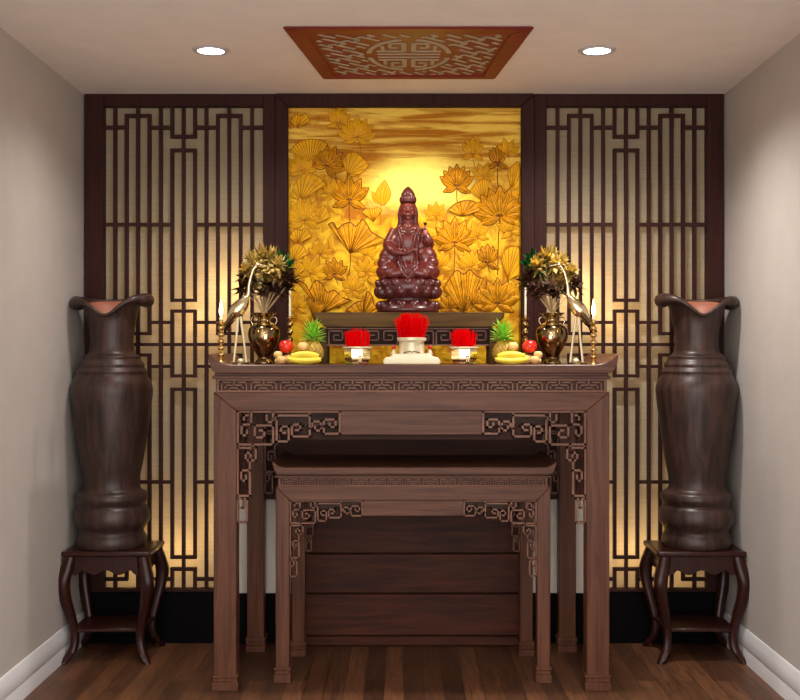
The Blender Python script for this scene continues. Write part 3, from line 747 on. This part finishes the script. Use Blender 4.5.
def proto_flower(kind):
    mb = MB(); L = .12
    rnd = random.Random(3 if kind == 'yel' else 5)
    n = {'yel': 34, 'brn': 22, 'grn': 16}[kind]
    for i in range(n):
        a = i*2.4; el = -.5+1.6*(i/n) + rnd.uniform(-.2, .2)
        d = Vector((math.cos(a)*math.cos(el), math.sin(a)*math.cos(el), math.sin(el)))
        sd = Vector((-math.sin(a), math.cos(a), 0)); nr = d.cross(sd)
        ll = rnd.uniform(.026, .040) if kind != 'brn' else rnd.uniform(.030, .050)
        mb.leaf(Vector((0, 0, L))+d*.003, d, sd, nr, ll, ll*(.58 if kind != 'brn' else .42), .15, curl=rnd.uniform(-.3, .3), n=5)
    return solid(mb, .0005)
PF = {}
def flower(kind, base, target, lab, grp, root=None):
    names = {'yel': ('yellow_flower', 'petals', M_yel, 'flower'), 'brn': ('dried_leaf_spray', 'leaves', M_brn, 'flower'), 'grn': ('green_leaf_spray', 'leaves', M_green, 'leaves')}[kind]
    if kind not in PF:
        o = thing(names[0], lab, names[3], base, grp)
        proto_flower(kind).build(names[1], names[2], o, sharp=80)
        MB().tube(smooth([(0, 0, -.02), (.003, 0, .05), (0, 0, .12)], 4), .0016, 6).build('stem', M_stem, o)
        PF[kind] = o
    else:
        o = dup(PF[kind]); o.location = base; tag(o, lab, names[3], grp)
    d = Vector(target)-Vector(base); sc_ = d.length/.12
    q = Vector((0, 0, 1)).rotation_difference(d); o.rotation_mode = 'QUATERNION'
    from mathutils import Quaternion
    o.rotation_quaternion = q @ Quaternion((0, 0, 1), random.uniform(0, 6))
    s_ = sc_
    o.scale = (max(.8, min(1.1, sc_)), max(.8, min(1.1, sc_)), s_) if kind else 0
def bouquet(px, D, s, side):
    base = Vector((X(px, D), D, Z(311, D)))
    Yp = [(-10, -50), (-2, -56), (7, -54), (15, -46), (-15, -40), (-5, -42), (5, -40), (13, -36), (-9, -31), (2, -30), (-1, -48)]
    Bp = [(-21, -26), (-13, -22), (-17, -33), (9, -24), (20, -26), (25, -32), (0, -20), (15, -18), (21, -36), (4, -27)]
    Gp = [(22, -47), (17, -52), (13, -41)]
    for kind, L in (('yel', Yp), ('brn', Bp), ('grn', Gp)):
        lab = {'yel': 'golden yellow flower in the %s brass vase' % side, 'brn': 'dark brown leafy spray in the %s brass vase' % side, 'grn': 'bright green leaf spray in the %s brass vase' % side}[kind]
        for i, (a, b_) in enumerate(L):
            dd = random.uniform(-.05, .05)
            tgt = Vector((X(px+s*a, D), D+dd, Z(311+b_+3, D)))
            bb = base+Vector((s*a*.00012, dd*.15, -.01))
            flower(kind, bb, tgt, lab, lab.replace('flower in', 'flowers in').replace('spray in', 'sprays in').replace(' leaf ', ' leaf '))
bouquet(264, 4.69, 1, 'left'); bouquet(552, 4.69, -1, 'right')

def crane(px, D, s, lab):
    t = thing('crane_figurine', lab, 'figurine', on(px, D), 'crane figurines on the altar')
    q = D/F
    def C(x, y, z): return (s*x*q, y*q, z*q)
    b = MB()
    b.tube(smooth([C(-11, 0, 40), C(-8, 0, 46), C(-2, 0, 54), C(4, 0, 61), C(8, 0, 67)], 5), smooth1([1.2*q, 4.5*q, 7.5*q, 6.2*q, 3*q], 5), 20)
    b.tube(smooth([C(5, 0, 63), C(9, 0, 70), C(10, 0, 79), C(12, 0, 88), C(14.5, 0, 95), C(18, 0, 99.5)], 5), smooth1([3.6*q, 2.2*q, 1.6*q, 1.4*q, 1.4*q, 1.5*q], 5), 12)
    b.ell(C(18.5, 0, 100), (2.8*q, 1.9*q, 2.1*q)); b.tube([C(20, 0, 100), C(29, 0, 98)], [1.1*q, .25*q], 8)
    remeshed(b, 'body', M_brass, t, .0013, 2)
    w = MB()
    for k in (-1, 1):
        for i in range(6):
            w.leaf(C(3-i*1.2, k*(6.2-i*.4), 60-i*2.2), (s*(-.62-i*.03), 0, -.8), (s*.8, 0, -.62), (0, k, 0), (16+i*1.6)*q, 5.5*q, .2, n=6)
    solid(w, .001).build('wings', M_dbrass, t, sharp=80)
    w = MB()
    for i in range(5): w.leaf(C(-7-i*.4, (i-2)*1.6, 45), (s*(-.38-.03*i), 0, -.9), (0, 1, 0), (s*-1, 0, .3), 20*q, 4*q, .2, n=6)
    solid(w, .001).build('tail', M_dbrass, t, sharp=80)
    MB().tube(smooth([C(-1, -1.5, 49), C(-2.5, -1.5, 26), C(-5, -2, 2)], 4), smooth1([1.6*q, 1.05*q, 1.2*q], 4), 10).build('leg', M_bright, t)
    MB().tube(smooth([C(1, 1.5, 49), C(4, 1.5, 28), C(7, 2, 2)], 4), smooth1([1.6*q, 1.05*q, 1.2*q], 4), 10).build('leg', M_bright, t)
    base = MB().lathe([(10*q, 0), (10*q, 1.2*q), (8.5*q, 2.2*q)], seg=28)
    base.build('base', M_dbrass, t)
    MB().ell(C(2, -3, 3.6), (3.2*q, 3.2*q, 2.4*q)).build('turtle', M_bright, t)
crane(239, 4.60, 1, 'brass crane figurine standing near left end of the altar, head turned inward')
crane(577.5, 4.60, -1, 'brass crane figurine standing near right end of the altar, head turned inward')

# incense burners
def pot(px, D, lab):
    q = D/F
    t = thing('incense_pot', lab, 'incense pot', on(px, D), 'small brass incense pots flanking the burner')
    pr = [(11, 0), (12, 1), (11, 2.5), (12.8, 5), (13.6, 11), (13.2, 15), (12.6, 16), (12.2, 15.5), (12, 13.5), (.5, 13.2)]
    bw = MB().lathe([(a*q*1.04, b_*q) for a, b_ in pr], seg=8)
    bw.bm.transform(Matrix.Rotation(PI/8, 4, 'Z'))
    for f_ in bw.bm.faces: f_.smooth = False
    bw.build('bowl', M_brass, t, sharp=20)
    MB().lathe([(13.0*q, 15.6*q), (14.8*q, 16.4*q), (14.8*q, 17.6*q), (12.4*q, 17.8*q), (12.3*q, 15.6*q)], seg=40, cap=False).build('rim', M_bright, t, sharp=50)
    MB().fret([[(2*q, 3*q), (2*q, 8*q), (4*q, 8*q), (4*q, 3*q)]], 1.1*q, -13.9*q, -11*q).build('engraving', M_dbrass, t)
    return t
pot(357.5, 4.58, 'small round brass incense pot with red sticks, left of the central burner')
pot(463.8, 4.58, 'small round brass incense pot with red sticks, right of the central burner')
DB = 4.56; q = DB/F
t = thing('incense_burner', 'wide polished brass incense burner full of red sticks at centre of the altar', 'incense burner', on(411.7, DB))
MB().prism(smooth_prof([(-28*q, 0), (-28.3*q, 4*q), (-25*q, 7*q), (-20*q, 8.5*q), (-16*q, 11*q), (16*q, 11*q), (20*q, 8.5*q), (25*q, 7*q), (28.3*q, 4*q), (28*q, 0)], 3), -.045, .045).build('base', M_bright, t, bevel=.004, seg=2)
MB().lathe([(a*q, b_*q) for a, b_ in ((12.5, 10.5), (12.8, 14), (12.4, 22), (12.8, 23), (14.6, 24), (14.8, 26.6), (13.4, 27), (12.8, 25), (.3, 24.6))], seg=44).build('bowl', M_bright, t, sharp=50)
mb = MB(); mb.tube(smooth([(-8*q, -12.2*q, 11.3*q), (-6*q, -12.9*q, 12.3*q), (-2*q, -13.4*q, 13*q), (0, -13.5*q, 12.2*q), (2*q, -13.4*q, 13*q), (6*q, -12.9*q, 12.3*q), (8*q, -12.2*q, 11.3*q)], 4), .0021, 8); mb.build('carved_band', M_dbrass, t)
for px, side in ((393.8, 'left'), (429.8, 'right')):
    tj = thing('small_jar', 'tiny brass jar with red stopper standing on the %s end of the burner base' % side, 'jar', (X(px, DB), DB-.01, ZT+9.1*q), 'red stoppered jars on the burner')
    MB().lathe([(a*q, b_*q) for a, b_ in ((2.4, 0), (2.8, 1.5), (2.2, 3.5), (1.3, 5), (1.5, 6))], seg=18).build('body', M_bright, tj)
    MB().lathe([(a*q, b_*q) for a, b_ in ((1.6, 6), (2.2, 7.2), (1.8, 9), (.4, 10.4))], seg=16).build('stopper', M_redcap, tj)
stick0 = None
def sticks(px, D, z0, n, rb, wide, hmin, hmax, lab, grp):
    global stick0
    rnd = random.Random(int(px))
    for i in range(n):
        r = math.sqrt((i+.5)/n); a = i*2.39996
        bx, by = rb*r*math.cos(a), rb*r*math.sin(a)
        hh = rnd.uniform(hmin, hmax)*(1-.18*r*r)
        tx, ty = bx/rb*wide, by/rb*wide*.9
        d = Vector((tx-bx+rnd.uniform(-.004, .004), ty-by+rnd.uniform(-.004, .004), hh))
        if stick0 is None:
            o = MB().tube([(0, 0, 0), (0, 0, .1)], .0017, 6).build('incense_stick', M_incense); stick0 = o
        else:
            o = stick0.copy(); COL.objects.link(o)
        o.location = (X(px, D)+bx, D+by, z0)
        o.rotation_mode = 'QUATERNION'; o.rotation_quaternion = Vector((0, 0, 1)).rotation_difference(d); o.scale = (1, 1, d.length/.1)
        tag(o, lab, 'incense stick', grp)
q = 4.56/F
sticks(411.7, 4.56, ZT+24.7*q, 134, 11.8*q, 18*q, 22*q, 29*q, 'red incense stick in the wide central burner', 'incense sticks in the central burner')
q = 4.58/F
sticks(357.5, 4.58, ZT+13.6*q, 78, 11.2*q, 12.8*q, 19*q, 24*q, 'red incense stick in the small pot left of the burner', 'incense sticks in the left pot')
sticks(463.8, 4.58, ZT+13.6*q, 78, 11.2*q, 12.8*q, 19*q, 24*q, 'red incense stick in the small pot right of the burner', 'incense sticks in the right pot')

# fruit
def fruit(side, s, c):
    D = 4.60; q = D/F
    def at(dx, dy=0, dz=0): return Vector((X(c+s*dx, D), D+dy, ZT+dz*q))
    # pineapple
    t = thing('pineapple', 'whole pineapple with green crown behind the %s bananas' % side, 'pineapple', at(3.5, .055), 'pineapples on the altar')
    mb = MB(); n = 14; rings = 16
    def fn(r, z, th):
        bump = abs(math.sin(7*th+z/q*.55))*abs(math.sin(7*th-z/q*.55)); return r*(1+.16*bump), z
    prof = [(9.6*q*max(.35, math.sin(PI*(.09+.82*i/24))**.55), 23*q*i/24) for i in range(25)]
    mb.lathe(prof, seg=84, fn=fn).build('body', M_pine, t, sharp=80)
    mb = MB()
    for i in range(40):
        a = i*2.4; el = .25+1.25*i/40
        d = Vector((math.cos(a)*math.cos(el), math.sin(a)*math.cos(el), math.sin(el)))
        sd = Vector((-math.sin(a), math.cos(a), 0)); nr = d.cross(sd)
        mb.leaf(Vector((0, 0, (22+7*i/40)*q))+d*2*q, d, sd, nr, (12+6*i/40)*q, 4.2*q, .25, curl=.25*(1 if nr.z < 0 else -1), n=6, pw=.5)
    solid(mb, .0005).build('crown', M_leaf, t, sharp=80)
    # bananas
    t = thing('banana_bunch', 'bunch of yellow bananas in front of the %s pineapple' % side, 'bananas', at(-2, -.03), 'banana bunches on the altar')
    for i, (dy, zz, ln, lean) in enumerate(((-.030, 3.4, 17, 0), (-.012, 3.4, 16.5, .5), (.008, 3.4, 16, 0), (-.020, 10.0, 14.5, 0), (-.002, 10.0, 13.5, .5))):
        x0, x1 = -ln, ln*.92
        pp = []; rr = []
        for k in range(11):
            u_ = k/10
            pp.append((s*(x0+(x1-x0)*u_)*q, dy+.004*math.sin(u_*PI), (zz+ (3.0*(abs(u_-.5)*2)**2)*(.6 if zz < 5 else -.6) + (1.0 if k in (0,) else 0))*q))
            rr.append(3.5*q*max(.22, math.sin(PI*(.06+.88*u_))**.42))
        bn = MB().tube(pp, rr, 10).build('banana', M_banana, t, sharp=80)
        MB().tube([Vector(pp[-1])-Vector((s*.4*q, 0, 0)), Vector(pp[-1])+Vector((s*1.6*q, 0, .8*q))], [.95*q, .75*q], 7).build('tip', M_tip, bn)
    # apple
    def round_fruit(name, lab, cat, grp, loc, r, mat, sqz=.92, stem=True):
        o = thing(name, lab, cat, loc, grp)
        pr = [(r*math.sin(PI*k/18)+.0001, r*sqz*(1-math.cos(PI*k/18)) - .18*r*math.exp(-((18-k)/2.2)**2)) for k in range(19)]
        MB().lathe(pr, seg=28).build('flesh', mat, o, sharp=80)
        MB().tube([(0, 0, r*sqz*2-.2*r), (.001, 0, r*sqz*2+.12*r)], r*.06, 6).build('stem', M_tip, o)
    round_fruit('apple', 'shiny red apple resting on tan fruit beside the %s vase' % side, 'apple', 'apples on the altar', at(-22.5, .012, 11.3), 7.5*q, M_apple)
    for i, (dx, dy, dz, r) in enumerate(((-17, -.035, 0, 5.2), (-30, -.02, 5.6, 4.4), (-26, -.035, 0, 4.8), (-21, .02, 0, 5.6), (-30.5, .012, 0, 3.8), (-6, .022, 13.0, 5.4))):
        lab = ['round tan fruit at the front beside the %s bananas', 'round tan fruit raised at the outer edge of the %s fruit pile', 'round tan fruit at the front outer corner of the %s fruit pile',
               'round tan fruit directly under the %s red apple', 'small tan fruit low at the outer back of the %s fruit pile', 'round tan fruit lying on top of the %s bananas'][i] % side
        round_fruit('tan_fruit', lab, 'fruit', 'tan fruit in the %s pile' % side, at(dx, dy, dz), r*q, M_pear)
fruit('left', 1, 308.5)
fruit('right', -1, 507.5)

# ------------------------------------------------------------------ stools and floor vases
DV = 4.97
def stool(xc, D0, D1, hw, lab, side):
    zt_ = .474; yc = (D0+D1)/2
    t = thing('cabriole_stool', lab, 'stool', (xc, yc, 0), 'mahogany stools under the floor vases')
    hd = (D1-D0)/2
    MB().box((-hw, -hd, zt_-.022), (hw, hd, zt_)).build('seat', M_st, t, bevel=.006, seg=2)
    def wavy(L, z0, z1, n=24):
        top = [(-L, z1), (L, z1)]
        bot = []
        for i in range(n+1):
            u_ = i/n; x = L-2*L*u_
            a = abs(x/L)
            zz = z0 - .022*max(0, 1-((1-a)/.25)**2) if a > .75 else z0+.010*math.cos((a)*PI*2.6)-.010
            bot.append((x, zz))
        return top+bot
    il = hw-.03; ih = hd-.022
    for yy in (-ih-.005, ih-.013):
        MB().prism(wavy(il-.02, .392, zt_-.0225), yy, yy+.018).build('apron', M_st, t, bevel=.002)
    for xx in (-il-.003, il-.013):
        mb = MB().prism(wavy(ih-.02, .392, zt_-.0225), -.008, .008)
        mb.bm.transform(Matrix.Translation((xx+.005, 0, 0)) @ Matrix.Rotation(PI/2, 4, 'Z')); mb.build('apron', M_st, t, bevel=.002)
    for sx in (-1, 1):
        for sy in (-1, 1):
            pts = [(il-.004, .452), (il+.008, .40), (il+.020, .345), (il+.014, .28), (il-.004, .20), (il-.018, .12), (il-.014, .06), (il+.006, .022), (il+.020, .006)]
            rad = [.026, .030, .030, .026, .022, .019, .020, .020, .014]
            sm = smooth([(sx*a, sy*(a-il+ih), z) for a, z in pts], 4); sr_ = smooth1(rad, 4)
            mb = MB()
            rings = []
            for p, r in zip(sm, sr_):
                rings.append([mb.bm.verts.new((p.x+dx*r*.9, p.y+dy*r*.9, max(p.z, 0.0))) for dx, dy in ((-1, -.55), (-.55, -1), (.55, -1), (1, -.55), (1, .55), (.55, 1), (-.55, 1), (-1, .55))])
            for v_ in rings[-1]: v_.co.z = 0
            for a, b_ in zip(rings[:-1], rings[1:]):
                for k in range(8): mb.bm.faces.new([a[k], a[(k+1) % 8], b_[(k+1) % 8], b_[k]]).smooth = True
            mb.bm.faces.new(rings[0]); mb.bm.faces.new(rings[-1][::-1])
            mb.build('leg', M_st, t, sharp=50)
    MB().box((-il+.005, -ih+.005, .128), (il-.005, ih-.005, .143)).build('lower_shelf', M_st, t, bevel=.003)
    return t
stool(X(104, 4.81)+.005, 4.81, 5.115, .188, 'dark mahogany cabriole-leg stool carrying the left floor vase', 'left')
stool(X(705.5, 4.81)-.012, 4.81, 5.115, .188, 'dark mahogany cabriole-leg stool carrying the right floor vase', 'right')

def floor_vase(px, s, lab):
    t = thing('floor_vase', lab, 'vase', (X(px, DV), DV, .4742), 'tall dark floor vases')
    q = DV/F
    def zz(y): return Z(y, DV)-.4742
    pr = [(31, 549), (33, 546), (34.5, 541), (34, 536), (31.5, 531), (32.5, 527), (36.5, 521), (37, 513), (35, 507), (32.5, 504), (34, 501), (35.5, 497), (34, 492), (29, 489), (27.2, 484), (28, 474), (30.5, 462), (34, 440), (37.5, 415), (39.8, 395), (40, 388), (38.5, 382),
          (34.5, 374), (35, 371.5), (31.5, 367), (32, 364.5), (28, 359), (28.3, 356.5), (23, 353), (21.5, 345), (21.3, 338), (22.5, 328), (25, 318), (29, 310), (33.5, 306)]
    prs = smooth_prof([(a*q, zz(y)) for a, y in pr], 3)
    zr0, zr1 = zz(340), zz(306)
    def fn(r, z, th):
        if z < zr0: return r, max(z, 0)
        u_ = min(1, (z-zr0)/(zr1-zr0)); c2 = math.cos(th)**2; sideup = math.cos(th)*s
        df = (th-1.5*PI); df = math.atan2(math.sin(df), math.cos(df)); notch = math.exp(-(df/.62)**2)
        rr = r*(1-.20*u_*u_*notch + .02*u_*c2)
        lift = u_**2*(.036 - .080*notch - .008*max(0, math.sin(th))**2 + .006*sideup)
        return rr, z+lift
    mb = MB().lathe(prs, seg=64, fn=fn, cap=False)
    inner = [(max(.02, a*q-.010), zz(y)) for a, y in pr if y < 345]
    innr = smooth_prof([(a, b_) for a, b_ in inner], 3)
    mb2 = MB().lathe(innr[::-1], seg=64, fn=lambda r, z, th: fn(r, z+.0005, th), cap=False)
    # base disc
    bm_ = mb.bm; bm_.verts.ensure_lookup_table(); bm_.faces.new([bm_.verts[i] for i in range(64)][::-1])
    mb.build('body', M_vase, t, sharp=70)
    mb2.bm.verts.ensure_lookup_table()
    n = len(mb2.bm.verts)
    mb2.bm.faces.new([mb2.bm.verts[n-64+i] for i in range(64)])
    mb2.build('mouth_lining', M_vin, t, sharp=80)
    # rolled lip joining body and lining
    lip = MB(); pts = []
    for k in range(65):
        th = 2*PI*k/64
        ra, za = fn(33.5*q, zz(306), th); rb, zb = fn(33.5*q-.010, zz(306), th); c4 = math.cos(th)**4
        r_ = (ra+rb)/2+.007*c4; pts.append((r_*math.cos(th), r_*math.sin(th), (za+zb)/2-.018*c4))
    rads = [.0075+.0245*math.cos(2*PI*k/64)**4 for k in range(65)]
    lip.tube(pts, rads, 12, caps=False)
    lip.build('rolled_lip', M_vase, t, sharp=80)
floor_vase(112, 1, 'tall dark wooden vase with flared lobed mouth on the left stool')
floor_vase(696.5, -1, 'tall dark wooden vase with flared lobed mouth on the right stool')

# ------------------------------------------------------------------ ceiling panel
DN, DFr = F*(CZ-H)/(HY-26), F*(CZ-H)/(HY-77)
cnear = (X(283, DN), X(534, DN)); cfar = (X(323, DFr), X(495, DFr))
ct = thing('carved_ceiling_panel', 'red wooden fretwork panel with round medallion set on the ceiling', 'ceiling panel', ((cnear[0]+cnear[1])/2, (DN+DFr)/2, CZ))
def T(u_, v_, z=CZ):   # u,v in -1..1, v=-1 near
    y = DN+(DFr-DN)*(v_+1)/2; a = cnear[0]+(cfar[0]-cnear[0])*(v_+1)/2; b_ = cnear[1]+(cfar[1]-cnear[1])*(v_+1)/2
    return Vector((a+(b_-a)*(u_+1)/2, y, z))
def tquad(mb, pts, z0, z1):
    a = [mb.bm.verts.new(T(p[0], p[1], z0)) for p in pts]; b_ = [mb.bm.verts.new(T(p[0], p[1], z1)) for p in pts]; n = len(pts)
    mb.bm.faces.new(a); mb.bm.faces.new(b_[::-1])
    for i in range(n): mb.bm.faces.new([a[i], b_[i], b_[(i+1) % n], a[(i+1) % n]])
mb = MB(); e1, e2 = .84, .80
for p in ([(-1, -1), (1, -1), (e1, -e2), (-e1, -e2)], [(1, -1), (1, 1), (e1, e2+.08), (e1, -e2)], [(1, 1), (-1, 1), (-e1, e2+.08), (e1, e2+.08)], [(-1, 1), (-1, -1), (-e1, -e2), (-e1, e2+.08)]):
    tquad(mb, p, CZ-.010, CZ-.0005)
mb.build('frame', M_red, ct, world=True, bevel=.003)
mb = MB(); tquad(mb, [(-e1-.01, -e2-.01), (e1+.01, -e2-.01), (e1+.01, e2+.09), (-e1-.01, e2+.09)], CZ-.004, CZ-.001); mb.build('panel', M_red, ct, world=True)
mb = MB()
def slot(a, b_, w=.034):
    (xa, ya), (xb, yb) = a, b_; L = math.hypot(xb-xa, yb-ya)
    if L < 1e-6: return
    nx, ny = -(yb-ya)/L*w/2, (xb-xa)/L*w/2
    tquad(mb, [(xa+nx, ya+ny), (xb+nx, yb+ny), (xb-nx, yb-ny), (xa-nx, ya-ny)], CZ-.0065, CZ-.0041)
cy = .03; R = .40
def arc(r, a0, a1, w=.04, n=10):
    for i in range(n):
        a, b_ = a0+(a1-a0)*i/n, a0+(a1-a0)*(i+1)/n
        slot((r*math.cos(a), cy+r*1.55*math.sin(a)), (r*math.cos(b_), cy+r*1.55*math.sin(b_)), w)
for a in range(4): arc(.385, a*PI/2+.17, (a+1)*PI/2-.17, .045)
for sx in (-1, 1):
    for sy in (-1, 1):
        def p(x, y): return (sx*x, cy+sy*y)
        slot(p(.05, .12), p(.30, .12)) if False else None
        slot(p(.045, .17), p(.30, .17)); slot(p(.045, .17), p(.045, .46), .045); slot(p(.045, .46), p(.17, .46)); slot(p(.17, .46), p(.17, .30)); slot(p(.17, .30), p(.10, .30)); slot(p(.24, .22), p(.24, .36))
for yy in (-.06, .06): slot((-.30, cy+yy), (.30, cy+yy), .03)
# diagonal key pattern filling the corners, clipped to the panel and kept off the medallion
def inside(x, y): return abs(x) < .80 and -e2+.05 < y < e2+.03 and (x/.44)**2+((y-cy)/.70)**2 > 1
def clipped(a, b_, w=.03):
    n = 40; run = None
    for i in range(n+1):
        t_ = i/n; pt = (a[0]+(b_[0]-a[0])*t_, a[1]+(b_[1]-a[1])*t_)
        ok = inside(*pt)
        if ok and run is None: run = pt
        if (not ok or i == n) and run is not None:
            if math.hypot(pt[0]-run[0], pt[1]-run[1]) > .03: slot(run, pt, w)
            run = None
g = .095
def rot(a, b_): return ((a-b_)*.7071, (a+b_)*.7071)
for k in range(-16, 17):
    for m in range(-6, 7):
        st_ = (m*4+(k % 2)*2)*g; bb = k*g
        clipped(rot(st_, bb), rot(st_+2.6*g, bb)); clipped(rot(st_+2.6*g, bb), rot(st_+2.6*g, bb+.62*g)) if k % 2 else clipped(rot(st_, bb), rot(st_, bb+.62*g))
mb.build('pale_fretwork', M_inlay, ct, world=True)

# ------------------------------------------------------------------ downlights
dl0 = None
def light(name, kind, loc, power, color, parent=None, **kw):
    d = bpy.data.lights.new(name, kind); d.energy = power; d.color = color
    for k, v in kw.items(): setattr(d, k, v)
    o = bpy.data.objects.new(name, d); COL.objects.link(o); o.location = loc
    if parent is not None: o.parent = parent
    return o
WARM = (1, .95, .90)
for px, y, lab, vis in ((-.748, 4.405, 'round recessed ceiling downlight left of the carved ceiling panel', 1), (.748, 4.405, 'round recessed ceiling downlight right of the carved ceiling panel', 1),
               (-.748, 2.5, 'unseen ceiling downlight added nearer the viewer on the left', 0), (.748, 2.5, 'unseen ceiling downlight added nearer the viewer on the right', 0)):  # this nearer pair is out of view, added to brighten the room
    if dl0 is None:
        t = thing('downlight', lab, 'ceiling light', (px, y, CZ), 'ceiling downlights')
        MB().lathe([(.052, -.006), (.068, -.006), (.074, -.001), (.052, -.001)], seg=40, cap=False).build('trim_ring', M_trimm, t)
        MB().lathe([(.0525, -.004), (.0525, -.001)], seg=40).build('lens', M_lamp, t)
        dl0 = t
    else:
        t = dup(dl0); t.location = (px, y, CZ); t['label'] = lab
    L = light('lamp', 'SPOT', (0, 0, -.02), 32 if vis else 6, WARM, t, spot_size=math.radians(150), spot_blend=.9, shadow_soft_size=.05)
# candle light
for c in CAND: light('candle_light', 'POINT', (c[0], c[1]+.0, c[2]), .5, (1, .62, .25), shadow_soft_size=.01)
# unseen lamps added behind the paper screens to make their warm glow
AMB = (1, .76, .44)
for px, py, w in ((235, 290, 3.0), (205, 320, 1.5), (185, 545, 1.5), (240, 520, 2.0), (140, 560, .9), (575, 290, 3.0), (605, 320, 1.5), (625, 545, 1.5), (570, 520, 2.0), (670, 560, .9)):
    light('added_backlight', 'POINT', (X(px, 5.31), 5.31, Z(py, 5.31)), w*2.2, AMB, shadow_soft_size=.05)
# spots without fixtures, added to brighten the gold relief
for sx in (-1, 1):
    L = light('gold_fill_spot', 'SPOT', (.02+sx*.33, 4.42, 2.46), 21, (1, .90, .66), spot_size=math.radians(46), spot_blend=.8, shadow_soft_size=.06)
    L.rotation_euler = (Vector((.02, 5.17, 1.88))-L.location).to_track_quat('-Z', 'Y').to_euler()

# world: soft light coming in through the open front of the room
w = bpy.data.worlds.new('World'); sc.world = w; w.use_nodes = True
bg = w.node_tree.nodes['Background']; bg.inputs['Color'].default_value = (1, .97, .945, 1); bg.inputs['Strength'].default_value = 2.0

# ------------------------------------------------------------------ camera
cam = bpy.data.cameras.new('Camera'); co = bpy.data.objects.new('Camera', cam); COL.objects.link(co)
co.location = (0, 0, H); co.rotation_euler = (PI/2, 0, 0)
cam.sensor_width = 36; cam.lens = 36*F/800
cam.shift_x = -(CX-400)/800; cam.shift_y = (HY-350)/800
cam.clip_start = .05
sc.camera = co
sc.view_settings.view_transform = 'Standard'; sc.view_settings.look = 'None'; sc.view_settings.gamma = 1; sc.view_settings.exposure = .6
sc.view_settings.use_curve_mapping = False
